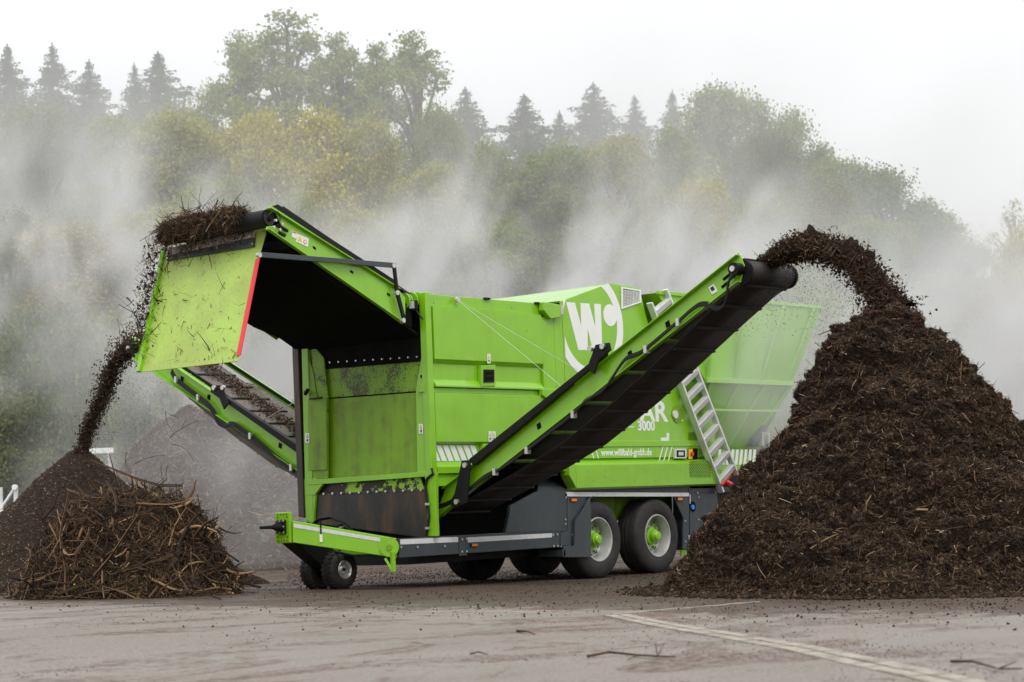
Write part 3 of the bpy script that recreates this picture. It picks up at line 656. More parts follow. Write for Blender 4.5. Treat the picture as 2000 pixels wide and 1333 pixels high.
# wheels ---------------------------------------------------------------
def wheel(u, v, out, zc=0.525, R=0.525, wd=0.36, truck=True):
    """v: outer face, out: -1 faces the near side, +1 the far side"""
    ax = (0, -out, 0)                                     # from the outer face inwards
    e = bpy.data.objects.new('wheel', None); col.objects.link(e)
    prof = [(0.300, 0.012), (0.315, 0.0), (0.36, -0.012), (0.43, -0.014), (0.485, 0.004), (0.510, 0.022), (0.520, 0.045), (0.525, 0.07), (0.512, 0.075), (0.512, 0.088), (0.525, 0.093), (0.525, 0.135), (0.512, 0.14), (0.512, 0.155), (0.525, 0.16),
            (0.525, 0.20), (0.512, 0.205), (0.512, 0.22), (0.525, 0.225), (0.525, 0.27), (0.512, 0.275), (0.512, 0.288), (0.525, 0.293), (0.520, 0.315), (0.505, 0.345), (0.43, 0.365), (0.32, 0.36), (0.29, 0.34)]
    prof = [(r*R/0.525, o) for r, o in prof]
    t = MB().lathe(prof, (u, v, zc), ax, 64).build('tyre', m_rubber, e, True)
    rim = [(0.302, 0.008), (0.298, -0.004), (0.284, -0.004), (0.276, 0.012), (0.262, 0.05), (0.250, 0.10), (0.243, 0.155), (0.225, 0.165), (0.20, 0.160), (0.165, 0.145), (0.15, 0.14), (0.0, 0.14)]
    MB().lathe(rim, (u, v, zc), ax, 48).build('rim', m_rim, e, True)
    hb = MB().lathe([(0.0, -0.015), (0.055, -0.012), (0.068, 0.002), (0.075, 0.03), (0.085, 0.035), (0.088, 0.09), (0.125, 0.10), (0.128, 0.145)], (u, v, zc), ax, 24)
    hb.build('hub', m_green, e, True)
    nb = MB()
    for k in range(10):
        a = 2*math.pi*k/10; c = Vector((u+0.168*math.cos(a), v, zc+0.168*math.sin(a))); nb.cyl(c+Vector(ax)*0.105, c+Vector(ax)*0.15, 0.017, 8)
    nb.build('wheel_nuts', m_green, e, kind='stuff')
    hl = MB()
    for k in range(10):
        a = 2*math.pi*(k+.5)/10; c = Vector((u+0.208*math.cos(a), v, zc+0.208*math.sin(a))); hl.cyl(c+Vector(ax)*0.148, c+Vector(ax)*0.17, 0.022, 10)
    hl.build('rim_holes', m_void, e, kind='stuff')
    # tyre and its pieces hang from the wheel, the wheel from the machine
    e.name = 'wheel'; e.parent = M; e.location = -M.location
    for c in e.children: c.location = (0, 0, 0)
    return e
for u in (0.0, 1.36):
    wheel(u, 0.0, -1); wheel(u, W_, 1)
ax_ = MB()
for u in (0.0, 1.36): ax_.cyl((u, 0.25, 0.525), (u, W_-0.25, 0.525), 0.07, 12)
ax_.build('axle', m_black, M)
# tyre lettering as raised rubber arcs is too fine; a raised ring keeps the sidewall from reading flat
# chassis ---------------------------------------------------------------
def zline(pxa, pxb): return [PS(*pxa)[1], PS(*pxb)[1]]
MB().box(-3.93, -0.80, 0.0, 0.12, 0.455, 0.685).build('frame_rail', m_grey, M, bevel=0.006)
MB().box(-2.7, -0.80, W_-0.12, W_, 0.455, 0.685).build('frame_rail', m_grey, M, bevel=0.006)
side_plate('frame_joint_plate', m_grey, [(897, 1048), (912, 1047), (912, 1085), (897, 1086)], -0.008, 0.007, M, 0.002)
side_plate('reflective_strip', m_reflect, [(782, 1054), (895, 1049), (895, 1059), (782, 1064)], -0.004, 0.003, M, 0)
side_plate('reflective_strip', m_reflect, [(914, 1050), (1078, 1042), (1078, 1050), (914, 1060)], -0.004, 0.003, M, 0)
side_plate('reflective_strip', m_reflect, [(1108, 961.5), (1346, 963), (1346, 970), (1108, 970)], -0.028, 0.003, M, 0)
MB().box(-3.3, 3.6, 0.45, 1.95, 0.35, 0.62).build('chassis_beam', m_black, M)
MB().box(-3.0, -0.9, 0.50, W_-0.5, 0.62, 1.46).build('light_block_box', m_void, M)
MB().box(-3.2, 1.2, W_/2-0.02, W_/2+0.02, 0.62, 2.5).build('light_block_wall', m_void, M)  # added dark box and wall that stop light passing through the body
# slate grey side boxes
side_plate('engine_box', m_grey, [(987, 1041), (998, 988), (1050, 960.5), (1107, 961), (1107, 1038)], -0.005, 0.05, M)
tri = MB(); pA = PS(1050, 960.5); pB = PS(1112, 961); u2, z2 = PS(1112, 942)
tri.add([(pA[0], -0.005, pA[1]), (pB[0], -0.005, pB[1]), (pB[0]+.1, 0.25, pB[1]+0.17), (pA[0]+0.35, 0.25, pA[1]+0.17), (pA[0], 0.03, pA[1]-.02), (pB[0], 0.03, pB[1]-.02)], [(0, 1, 2, 3), (4, 3, 2, 5), (0, 3, 4), (1, 5, 2), (0, 4, 5, 1)])
tri.build('box_roof', m_grey, M)
MB().box(-0.66, 2.20, -0.004, 0.30, 1.10, 1.21).build('wheel_arch_beam', m_grey, M, bevel=0.004)
side_plate('arch_panel', m_grey, [(1108.5, 970.5), (1147, 970.5), (1117, 1019), (1116, 1066), (1095, 1066), (1095, 1040), (1108.5, 1038)], -0.012, 0.03, M)
side_plate('arch_panel', m_grey, [(1316, 970.5), (1346, 970.5), (1346, 1073), (1334, 1073), (1335, 1013)], -0.012, 0.03, M)
# curved mudguard ahead of the first wheel
mg = MB(); arc = []
for k in range(9):
    t = k/8; uu = -0.28-0.17*math.sin(math.pi*t*0.55+0.2); zz = 1.11-0.80*t; arc.append((uu-0.02, zz))
mg.prism([PS(1147, 970), PS(1149, 1000), PS(1149, 1089), PS(1095, 1089), PS(1095, 1067), PS(1116, 1066), PS(1118, 1019)], 'v', -0.05, -0.035)
mg.box(-0.86, -0.80, -0.05, 0.36, 0.33, 0.42)
mg.build('mudguard', m_grey, M, bevel=0.004)
mg2 = MB()
for k in range(12):
    a0 = math.radians(100+k*7.0); a1 = math.radians(107+k*7.0); r = 0.585
    p = [(r*math.cos(a0), 0.525+r*math.sin(a0)), (r*math.cos(a1), 0.525+r*math.sin(a1)), ((r+.015)*math.cos(a1), 0.525+(r+.015)*math.sin(a1)), ((r+.015)*math.cos(a0), 0.525+(r+.015)*math.sin(a0))]
    mg2.prism(p, 'v', -0.03, 0.38)
mg2.build('mudguard_arch', m_grey, M)
side_plate('rear_box', m_grey, [(1347.5, 962), (1398, 962), (1402, 975), (1402, 1074), (1347.5, 1074)], -0.006, 0.30, M)
side_plate('rear_box_strip', m_zinc, [(1347, 966), (1349, 966), (1349, 984), (1347, 984)], -0.014, 0.008, M, 0)
MB().box(2.15, 3.2, -0.012, 0.30, 1.10, 1.17).build('wheel_arch_beam', m_grey, M, bevel=0.004)
MB().box(1.95, 3.6, 0.02, 0.06, 0.22, 0.30).build('green_skid', m_green, M)
MB().box(-0.9, 2.3, 0.40, 0.44, 0.76, 1.10).build('inner_frame_side', m_green_in, M)
def lamp(px, py, w=13, h=6, v=-0.014):
    o = side_plate('marker_lamp', m_ink, [(px-w/2-1.5, py-h/2-1.5), (px+w/2+1.5, py-h/2-1.5), (px+w/2+1.5, py+h/2+1.5), (px-w/2-1.5, py+h/2+1.5)], v-0.012, 0.012, M, 0.001)
    side_plate('lens', m_orange, [(px-w/2, py-h/2), (px+w/2, py-h/2), (px+w/2, py+h/2), (px-w/2, py+h/2)], v-0.018, 0.006, o, 0.001)
lamp(1122, 977, 10, 5); lamp(1329, 975, 9, 5, -0.016); lamp(928, 1065, 11, 5, -0.010)
def disc(name, mt, px, py, r, v, parent=M, th=0.01, n=20, **k):
    u, z = PS(px, py, v); return MB().cyl((u, v, z), (u, v-th, z), r, n).build(name, mt, parent, **k)
disc('fuel_cap_recess', m_void, 1353, 990, 0.075, -0.008, th=0.004); disc('fuel_cap', m_blue, 1352, 991, 0.035, -0.012, th=0.02)
side_plate('hinge', m_zinc, [(1345, 1046), (1348, 1046), (1348, 1058), (1345, 1058)], -0.022, 0.008, M, 0)

# body side: one folded sheet profile, drum section (front) and engine section (rear)
def folded(name, mt, prof, u0, u1, parent, **k):
    back = [(0.06, z) for z in (prof[-1][1], prof[0][1])]
    return MB().prism(prof+back, 'u', u0, u1).build(name, mt, parent, bevel=0.004, **k)
folded('upper_side_door', m_green, [(-0.03, 3.525), (-0.03, 2.875), (0.025, 2.822), (0.025, 2.625), (-0.03, 2.55), (-0.03, 2.528)], -3.195, -1.065, M)
folded('lower_side_door', m_green, [(-0.03, 2.455), (-0.03, 1.845), (0.028, 1.812), (0.028, 1.60), (-0.035, 1.538), (-0.035, 1.455)], -3.225, -0.62, M)
MB().box(-3.20, -0.60, 0.012, 0.06, 3.53, 3.685).build('top_rail', m_green, M, bevel=0.006)
MB().box(-3.20, -1.06, 0.012, 0.06, 2.460, 2.523).build('middle_rail', m_green, M, bevel=0.004)
MB().box(-3.28, -0.60, 0.065, 0.10, 1.45, 3.68).build('side_backing', m_void, M)
MB().box(-3.225, -2.0, 0.0, 0.10, 1.30, 1.452).build('lower_rail', m_green, M, bevel=0.004)
MB().box(-3.28, 0.9, W_-0.06, W_, 1.3, 3.69).build('far_side_wall', m_green, M, bevel=0.01)
MB().box(-3.25, -0.5, 0.07, W_-0.07, 3.62, 3.66).build('roof_sheet', m_green, M)
# seam reveals of the door: handle box, hinge post
hp_ = side_plate('door_lock_box', m_green, [(940, 714), (968, 713), (968, 754), (940, 756)], -0.04, 0.06, M)
side_plate('lock_plate', m_black, [(945, 722), (966, 722), (966, 747), (945, 748)], -0.05, 0.01, hp_)
side_plate('lock_recess', m_void, [(948, 726), (963, 726), (963, 732), (948, 733)], -0.053, 0.003, hp_, 0)
side_plate('lock_recess', m_void, [(948, 737), (963, 736), (963, 743), (948, 744)], -0.053, 0.003, hp_, 0)
lb = side_plate('nameplate_box', m_green, [(944, 867), (970, 867), (970, 904), (944, 904)], -0.036, 0.06, M)
side_plate('nameplate', m_black, [(948, 873), (966, 873), (966, 893), (948, 893)], -0.040, 0.004, lb, 0.001)
MB().box(-1.055, -0.80, -0.02, 0.06, 2.40, 3.50).build('door_post', m_green, M, bevel=0.006)
MB().box(-0.785, -0.60, -0.01, 0.06, 1.6, 3.62).build('door_post', m_green, M, bevel=0.006)
br = side_plate('hinge_bracket', m_green, [(1062, 590), (1097, 596), (1097, 620), (1076, 623), (1062, 606)], -0.09, 0.09, M, 0.008)
side_plate('hinge_pin', m_zinc, [(1096, 598), (1101, 598), (1101, 615), (1096, 615)], -0.10, 0.03, br, 0.004)
br2 = side_plate('hinge_bracket', m_green, [(1060, 761), (1098, 760), (1098, 775), (1082, 790), (1060, 772)], -0.07, 0.07, M, 0.006)
side_plate('latch', m_zinc, [(1095, 766), (1108, 764), (1108, 771), (1095, 774)], -0.09, 0.02, br2, 0.002)
for a, b, w in ((953, 581, 10), (1052, 590, 10)):
    side_plate('rubber_stop', m_black, [(a-w/2, b), (a+w/2, b+1), (a+w/2, b+5), (a-w/2, b+4)], -0.02, 0.04, M, 0.002)
# front corner post and frame
MB().box(-3.335, -3.235, -0.035, 0.075, 0.69, 3.70).build('corner_post', m_green, M, bevel=0.01)
MB().box(-3.335, -3.24, 0.075, 0.33, 3.56, 3.715).build('corner_bracket', m_green, M, bevel=0.01)
for du, r in ((0.0, 0.115), (-0.075, 0.09), (-0.13, 0.10)):
    MB().cyl((-3.36+du, 0.17, 3.60), (-3.36+du-0.02, 0.17, 3.60), r, 28).build('pivot_disc', m_green, M, True)
MB().cyl((-3.30, 0.17, 3.60), (-3.50, 0.17, 3.60), 0.045, 16).build('pivot_shaft', m_zinc, M, True)
wl = MB().box(-3.46, -3.40, 0.03, 0.15, 3.49, 3.60).build('work_lamp', m_black, M, bevel=0.006)
MB().box(-3.468, -3.461, 0.04, 0.14, 3.50, 3.59).build('lamp_glass', m_reflect, wl)
MB().tube([(-3.42, 0.06, 3.49), (-3.38, 0.02, 3.40), (-3.36, 0.0, 3.36)], 0.012, 6).build('lamp_cable', m_hose, M)
wl2 = MB().box(-3.46, -3.40, 2.36, 2.46, 3.42, 3.55).build('work_lamp', m_black, M, bevel=0.006)
MB().box(-3.30, -0.5, W_-0.10, W_-0.065, 1.3, 3.6).build('inner_side_wall', m_green_in, M)
# chute (front face)
front_plate('outer_rubber_edge', m_rust, [(569, 640), (580, 642), (594, 1012), (583, 1010)], -3.345, 0.06, M)
front_plate('left_post', m_green, [(588, 664), (600, 664), (612, 1022), (597, 1016)], -3.33, 0.10, M, 0.008)
front_plate('left_post_foot', m_green, [(589, 936), (618, 934), (616, 968), (612, 1024), (597, 1018)], -3.322, 0.08, M)
front_plate('left_wing', m_green_in, [(600, 690), (612, 730), (622, 800), (640, 806), (640, 935), (600, 938)], -3.315, 0.02, M)
front_plate('left_wing_panel', m_speck, [(606, 668), (632, 700), (640, 776), (640, 800), (621, 798), (611, 728)], -3.300, 0.02, M)
front_plate('left_door_panel', m_green_in, [(601, 780), (637, 776), (638, 918), (602, 920)], -3.335, 0.02, M)
front_plate('upper_chute_plate', m_speck, [(628, 719), (822, 703), (822, 764), (634, 778)], -3.245, 0.02, M)
front_plate('chute_door', m_green_in, [(634, 780.5), (824, 766.5), (824, 924), (640, 936)], -3.250, 0.02, M)
front_plate('chute_sill', m_green, [(600, 938), (824, 922), (838, 922), (838, 930), (824, 932), (600, 948)], -3.337, 0.06, M)
front_plate('sill_gusset', m_green, [(600, 948.5), (630, 946), (614, 968), (600, 968)], -3.334, 0.05, M)
front_plate('right_wing', m_green, [(812, 764), (824, 690), (832, 690), (836, 924), (815, 924)], -3.315, 0.03, M)
front_plate('right_wing_lug', m_green, [(817, 752), (829, 750), (829, 766), (817, 767)], -3.345, 0.03, M)
front_plate('square_hole', m_void, [(821, 733), (826, 732), (826, 738), (821, 739)], -3.320, 0.004, M, 0)
front_plate('upper_rubber_curtain', m_void, [(603, 668), (822, 650), (822, 706), (628, 722)], -3.27, 0.02, M)
front_plate('chipped_deflector', m_chip, [(630, 946), (820, 932), (829, 958), (612, 969)], -3.26, 0.02, M)
front_plate('rubber_curtain', m_rust, [(608, 966), (829, 955), (838, 1048), (832, 1052), (608, 1022)], -3.29, 0.025, M, 0.006)
front_plate('right_lower_post', m_green, [(828, 926), (851, 924), (852, 1048), (839, 1048), (836, 962)], -3.34, 0.05, M, 0.006)
bb = MB()
for k in range(13):
    v0, z0 = PF(616+k*(823-616)/12, 965.5-k*8.3/12, -3.30); bb.cyl((-3.315, v0, z0), (-3.29, v0, z0), 0.016, 8)
for k in range(11):
    v0, z0 = PF(645+k*(815-645)/10, 708.5-k*11/10, -3.28); bb.cyl((-3.295, v0, z0), (-3.27, v0, z0), 0.011, 8)
bb.build('curtain_bolts', m_zinc, M, kind='stuff')
MB().box(-3.24, -3.2, 0.07, W_-0.10, 2.86, 3.62).build('throat_back', m_void, M)
MB().box(-3.23, -3.18, 0.07, W_-0.10, 0.62, 3.0).build('chute_backing', m_void, M)
# cable loom beside the curtain and a lock on the left
MB().tube([(-3.36,)+PF(a, b, -3.36) for a, b in ((843, 915), (846, 925), (834, 935), (831, 950), (836, 985), (838, 1010), (836, 1030), (832, 1046))], 0.016, 7).build('cable_loom', m_hose, M, True)
for a, b in ((834, 985), (834, 1032)):
    v0, z0 = PF(a, b, -3.38); MB().box(-3.385, -3.36, v0-0.03, v0+0.03, z0-0.015, z0+0.015).build('cable_clamp', m_zinc, M)
v0, z0 = PF(600, 770, -3.36)
MB().tube([(-3.36, v0+0.03, z0+0.03), (-3.44, v0-0.05, z0), (-3.44, v0-0.1, z0+0.05)], 0.025, 8).build('latch_handle', m_black, M, True)
MB().bar((-3.37, v0-0.05, z0-0.07), (-3.37, v0-0.28, z0-0.065), 0.02, 0.02).build('latch_rod', m_black, M)

# warning labels: white plates with a yellow triangle and a black sign
def label(px, py, w, h, cross=False, u=None, two=False):
    def q(x0, y0, x1, y1, t, mt, nm, par):
        pts = [(px+x0*w, py+y0*h), (px+x1*w, py+y0*h), (px+x1*w, py+y1*h), (px+x0*w, py+y1*h)]
        if cross: return front_plate(nm, mt, pts, u-t, t, par, 0)
        return side_plate(nm, mt, pts, (u or -0.035)-t, t, par, 0)
    b = q(-.5, -.5, .5, .5, 0.003, m_white, 'warning_label', M)
    def tri(mt, nm, s, cy_, t):
        pts = [(px, py+(cy_-s)*h), (px+s*w*1.2, py+(cy_+s*0.8)*h), (px-s*w*1.2, py+(cy_+s*0.8)*h)]
        if cross: front_plate(nm, mt, pts, u-t, t-0.0031, b, 0)
        else: side_plate(nm, mt, pts, (u or -0.035)-t, t-0.0031, b, 0)
    tri(m_ink, 'sign_border', 0.22, -0.2, 0.005); tri(m_yellow, 'yellow_triangle', 0.17, -0.19, 0.007)
    q(-.28, 0.18, .28, 0.26, 0.005, m_ink, 'pictogram', b); q(-.05, 0.08, .15, 0.38, 0.006, m_ink, 'pictogram', b)
label(955, 701, 6, 18); label(957.5, 853, 6, 20); label(965, 853, 6, 20)
label(822, 838, 8, 19, True, -3.32); label(600, 856, 8, 19, True, -3.34)

# diagonal white warning stripes
def stripes(x0, x1, ya, yb, n, v, lean=9, gap=0.22):
    mb_ = MB(); st = (x1-x0)/n
    for k in range(n):
        a = x0+k*st; w = st*(1-gap); pts = [PS(a, ya, v), PS(min(a+w, x1), ya, v), PS(min(a+w+lean, x1+lean), yb, v), PS(a+lean, yb, v)]
        MB().prism(pts, 'v', v-0.003, v).build('warning_stripe', m_white, M)
stripes(838, 930, 870.5, 901, 7, 0.025, 12, 0.24)
side_plate('warning_stripe', m_white, [(972, 869), (976, 869), (984, 884), (972, 884)], 0.022, 0.003, M, 0)

# rear (engine) section with the round emblem
z38 = 3.765
pk = (0.50, 4.045)
hood = [(-0.58, 1.62), (-0.58, 3.74), (-0.50, z38), pk, (1.20, 4.02), (1.34, 3.60), (1.60, 2.95), (2.9, 2.80), (2.9, 1.86), (2.9, 1.62)]
MB().prism(hood, 'v', 0.0, 0.04).build('engine_hood_side', m_green, M, bevel=0.005)
MB().prism(hood, 'v', W_-0.04, W_).build('engine_hood_side', m_green, M, bevel=0.005)
MB().prism([(-0.50, z38-0.01), (0.50, 4.035), (1.20, 4.01), (1.20, 3.97), (0.52, 3.995), (-0.48, z38-0.05)], 'v', 0.04, W_-0.04).build('engine_hood_roof', m_green, M)
MB().box(-0.58, -0.50, 0.07, W_-0.07, 1.6, 3.72).build('hood_front_wall', m_void, M)
folded('engine_skirt', m_green, [(0.0, 1.615), (0.025, 1.61), (0.025, 1.60), (-0.10, 1.530), (-0.10, 1.225), (-0.06, 1.20)], -0.56, 2.86, M)
MB().prism([(-0.56, 1.53), (-0.70, 1.56), (-0.70, 1.40), (-0.56, 1.225)], 'v', -0.095, 0.06).build('skirt_corner', m_green, M)
MB().box(-0.56, 2.88, -0.012, 0.0, 1.775, 1.86).build('waist_rail', m_green, M, bevel=0.006)
MB().box(-0.62, 3.2, 0.06, W_-0.06, 1.20, 1.62).build('engine_floor', m_void, M)
cu, cz = 0.024, 3.447
def ring_poly():
    o = []; 
    for k in range(64):
        a0 = 2*math.pi*k/64; a1 = 2*math.pi*(k+1)/64
        q = [(cu+r*math.cos(a), cz+r*math.sin(a)) for r, a in ((0.605, a0), (0.742, a0), (0.742, a1), (0.605, a1))]
        o.append(q)
    return o
def clip(poly, f):                       # keep f(p) >= 0
    out = []
    for i in range(len(poly)):
        p, q = poly[i], poly[(i+1) % len(poly)]; a, b = f(p), f(q)
        if a >= 0: out.append(p)
        if a*b < 0: t = a/(a-b); out.append((p[0]+(q[0]-p[0])*t, p[1]+(q[1]-p[1])*t))
    return out
em = MB(); em2 = MB()
for kq, q in enumerate(ring_poly()):
    for f in (lambda p: p[0]+0.555, lambda p: (z38+0.28*(p[0]+0.5))-p[1]-0.004, lambda p: 4.035-p[1]):
        q = clip(q, f) if q else q
    if len(q) > 2: (em2 if 20 <= kq <= 34 else em).prism(q, 'v', -0.004, -0.0005)
em.build('emblem_ring', m_white, M)
if em2.v: em2.build('emblem_ring', m_white, M)
MB().cyl((0.478, -0.0005, 3.597), (0.478, -0.0042, 3.597), 0.152, 40).build('emblem_dot', m_white, M)
Wp = [(-0.492, 3.73), (-0.298, 3.73), (-0.181, 3.412), (-0.178, 3.733), (0.016, 3.734), (0.132, 3.407), (0.127, 3.737), (0.275, 3.741), (0.262, 3.097), (0.045, 3.093), (-0.044, 3.391), (-0.066, 3.093), (-0.268, 3.086)]
MB().prism(Wp, 'v', -0.0043, -0.0005).build('emblem_letter_w', m_white, M)
text_mesh('STAR', 0.40, m_white, 'lettering', M, 0.52, 2.14, -0.002, 0.012, width=1.22)
text_mesh('3000', 0.185, m_white, 'lettering', M, 1.0, 2.005, -0.002, 0.006, width=0.40)
MB().box(0.2, 0.92, -0.004, -0.0005, 2.045, 2.058).build('lettering_rule', m_white, M)
text_mesh('www.willibald-gmbh.de', 0.135, m_white, 'web_address', M, 0.135, 1.655, -0.002, 0.003, width=1.17)
for a in (1288, 1297, 1306): side_plate('pin_stripe', m_white, [(a+6, 872), (a+8, 872), (a+1, 899), (a-1, 899)], -0.003, 0.0025, M, 0)
for a in (1157, 1166): side_plate('pin_stripe', m_white, [(a-5, 872), (a-3, 872), (a+4, 896), (a+2, 896)], -0.003, 0.0025, M, 0)
side_plate('small_label', m_white, [(1291, 855), (1302, 855), (1302, 846), (1307, 846), (1307, 862), (1291, 862)], -0.003, 0.0025, M, 0)
disc('round_vent', m_green_in, 1322, 809, 0.13, -0.001, th=0.012, n=32); disc('vent_cap', m_alu, 1318, 810, 0.06, -0.013, th=0.02)
side_plate('small_label', m_white, [(1327, 820), (1334, 820), (1334, 823), (1327, 823)], -0.003, 0.0025, M, 0)
# working light and emergency stop
sl = side_plate('side_lamp', m_alu, [(1319, 877), (1341, 877), (1341, 896), (1319, 896)], -0.04, 0.04, M, 0.006)
side_plate('lamp_glass', m_void, [(1322, 880), (1338, 880), (1338, 893), (1322, 893)], -0.043, 0.003, sl, 0.001)
side_plate('lamp_core', m_reflect, [(1326, 883), (1335, 883), (1335, 890), (1326, 890)], -0.050, 0.007, sl, 0.001)
es = side_plate('emergency_stop_box', m_void, [(1344, 876), (1363, 876), (1363, 898), (1344, 898)], -0.008, 0.008, M, 0.002)
side_plate('yellow_plate', m_yellow, [(1345, 877), (1353, 877), (1353, 897), (1345, 897)], -0.012, 0.004, es, 0.001)
u0_, z0_ = PS(1349, 887, 0); MB().cyl((u0_, -0.012, z0_), (u0_, -0.04, z0_), 0.03, 16).build('stop_button', m_red, es, True)
def perforated(x0, x1, y0, y1, v, st=3.4):
    mb_ = MB(); row = 0; y = y0
    while y < y1:
        x = x0+(st/2 if row % 2 else 0)
        while x < x1:
            u, z = PS(x, y, v); mb_.add([(u+0.011*math.cos(k*math.pi/3), v-0.002, z+0.011*math.sin(k*math.pi/3)) for k in range(6)], [tuple(range(6))]); x += st
        y += st*0.8; row += 1
    mb_.build('vent_perforations', m_void, M, kind='stuff')
perforated(1347, 1389, 902, 932, -0.10); perforated(1345, 1361, 846, 861, -0.002); perforated(1365, 1378, 878, 898, -0.002)
# air grille
gr = MB(); G4 = [(1212, 561), (1250, 567), (1251, 591), (1213, 604)]
gp = [PS(a, b, -0.004) for a, b in G4]; gin = [PS(a, b, -0.004) for a, b in ((1214.5, 564), (1248, 569.5), (1248.5, 589), (1215.5, 600))]
side_plate('grille_backing', m_void, G4, -0.004, 0.003, M, 0)
for i in range(4):
    j = (i+1) % 4; gr.prism([gp[i], gp[j], gin[j], gin[i]], 'v', -0.022, -0.004)
grl = gr.build('air_grille', m_white, M)
gb = MB()
for k in range(1, 11):
    t = k/11; a = ((1-t)*gin[0][0]+t*gin[1][0], (1-t)*gin[0][1]+t*gin[1][1]); b = ((1-t)*gin[3][0]+t*gin[2][0], (1-t)*gin[3][1]+t*gin[2][1]); gb.bar((a[0], -0.012, a[1]), (b[0], -0.012, b[1]), 0.006, 0.008)
for k in range(1, 11):
    z = gin[3][1]+(gin[0][1]-gin[3][1])*k/11; z1_ = gin[2][1]+(gin[1][1]-gin[2][1])*k/11; gb.bar((gin[0][0], -0.012, z), (gin[1][0], -0.012, z1_), 0.006, 0.008)
gb.build('grille_bars', m_white, grl, kind='stuff')

# hopper ---------------------------------------------------------------
zt, zf, zb = 3.90, 2.72, 1.66
vt, vf, vb = -0.50, -0.20, 0.30
def hop(side):
    s = (lambda v: v) if side < 0 else (lambda v: W_-v)
    lo = [(2.92, s(vb), zb), (4.25, s(vb), zb), (4.75, s(vf), zf), (2.40, s(vf), zf)]
    up = [(2.40, s(vf-.02), zf), (4.75, s(vf-.02), zf), (5.3, s(vt), zt), (1.42, s(vt+0.35), zt+0.05)]
    for nm, q in (('hopper_lower_wall', lo), ('hopper_upper_wall', up)):
        th = 0.03 if side < 0 else -0.03
        G_ = []; nn_ = 7
        for th_ in (0, th):
            for i in range(nn_):
                for j in range(nn_):
                    s_, t_ = i/(nn_-1), j/(nn_-1); c_ = [(1-s_)*(1-t_)*q[0][k]+s_*(1-t_)*q[1][k]+s_*t_*q[2][k]+(1-s_)*t_*q[3][k] for k in range(3)]; G_.append((c_[0], c_[1]+th_, c_[2]))
        Fg = [(o_+i*nn_+j, o_+(i+1)*nn_+j, o_+(i+1)*nn_+j+1, o_+i*nn_+j+1) for o_ in (0, nn_*nn_) for i in range(nn_-1) for j in range(nn_-1)]
        MB().add(G_, Fg).build(nm, m_green, M, smooth=True)
    d = 0.05*side
    MB().bar((2.40, s(vf)+d*.5, zf), (4.77, s(vf)+d*.5, zf), 0.07, 0.07).build('hopper_flange', m_green, M, bevel=0.006)
    MB().bar((2.60, s(vf)+d*.5+0.06, zf-0.42), (4.50, s(vf)+d*.5+.06, zf-0.42), 0.04, 0.03).build('hopper_flange', m_green, M)
    MB().bar((1.42, s(vt+.35), zt+0.05), (5.3, s(vt), zt), 0.05, 0.05).build('hopper_rim', m_green, M, bevel=0.005)
    MB().bar((2.92, s(vb)+d*.5, zb), (4.3, s(vb)+d*.5, zb), 0.06, 0.10).build('hopper_flange', m_green, M)
    for k in range(4):
        a = Vector((2.55+k*0.52, s(vb)+d*0.5, zb+.03)); b = Vector((2.55+k*0.72, s(vf)+d*.5, zf-.03)); MB().bar(a, b, 0.035, 0.07, (1, 0, 0)).build('hopper_rib', m_green, M)
    for k in range(4):
        a = Vector((2.45+k*0.72, s(vf)+d*0.6, zf+.03)); b = Vector((2.45+k*0.86, s(vt)+d*.6+.1*(k < 2), zt-.03)); MB().bar(a, b, 0.035, 0.06, (1, 0, 0)).build('hopper_rib', m_green, M)
hop(-1); hop(1)
MB().add([(4.25, vb, zb), (4.25, W_-vb, zb), (4.75, W_-vf, zf), (4.75, vf, zf), (5.3, W_-vt, zt), (5.3, vt, zt)], [(0, 1, 2, 3), (3, 2, 4, 5)]).build('hopper_rear_wall', m_green, M)
MB().add([(1.42, vt+.35, zt+.05), (1.42, W_-vt-.35, zt+.05), (2.40, W_-vf, zf), (2.40, vf, zf)], [(0, 1, 2, 3)]).build('hopper_front_wall', m_green, M)
side_plate('hydraulic_ram', m_grey, [(1466, 872), (1480, 872), (1520, 800), (1513, 798)], 0.05, 0.09, M, 0.01)
MB().tube([PS(1490, 870, -0.05)[:1]+(-0.05,)+PS(1490, 870, -0.05)[1:], PS(1490, 845, -0.05)[:1]+(-0.05,)+PS(1490, 845, -0.05)[1:], PS(1502, 848, -0.05)[:1]+(-0.05,)+PS(1502, 848, -0.05)[1:], PS(1502, 870, -0.05)[:1]+(-0.05,)+PS(1502, 870, -0.05)[1:]], 0.012, 6).build('grab_handle', m_alu, M, True)
MB().box(2.9, 4.6, 0.04, 0.10, 1.40, 1.62).build('rear_side_panel', m_green, M)
for k in range(9):
    a = 1404+k*8.5; side_plate('warning_stripe', m_white, [(a, 878), (a+5.2, 878.5), (a+5.2-3, 908), (a-3, 908)], 0.034, 0.004, M, 0)
MB().box(2.9, 4.6, 0.03, 0.6, 0.62, 1.40).build('rear_undercarriage', m_black, M)
for k, (a, b) in enumerate((((1405, 948), (1436, 915)), ((1408, 935), (1430, 950)))):
    pa, pb = PS(*a, -0.12), PS(*b, -0.12); MB().cyl((pa[0], -0.12, pa[1]), (pb[0], -0.12, pb[1]), 0.045, 10).build('red_hydraulic_ram', m_red, M, True)
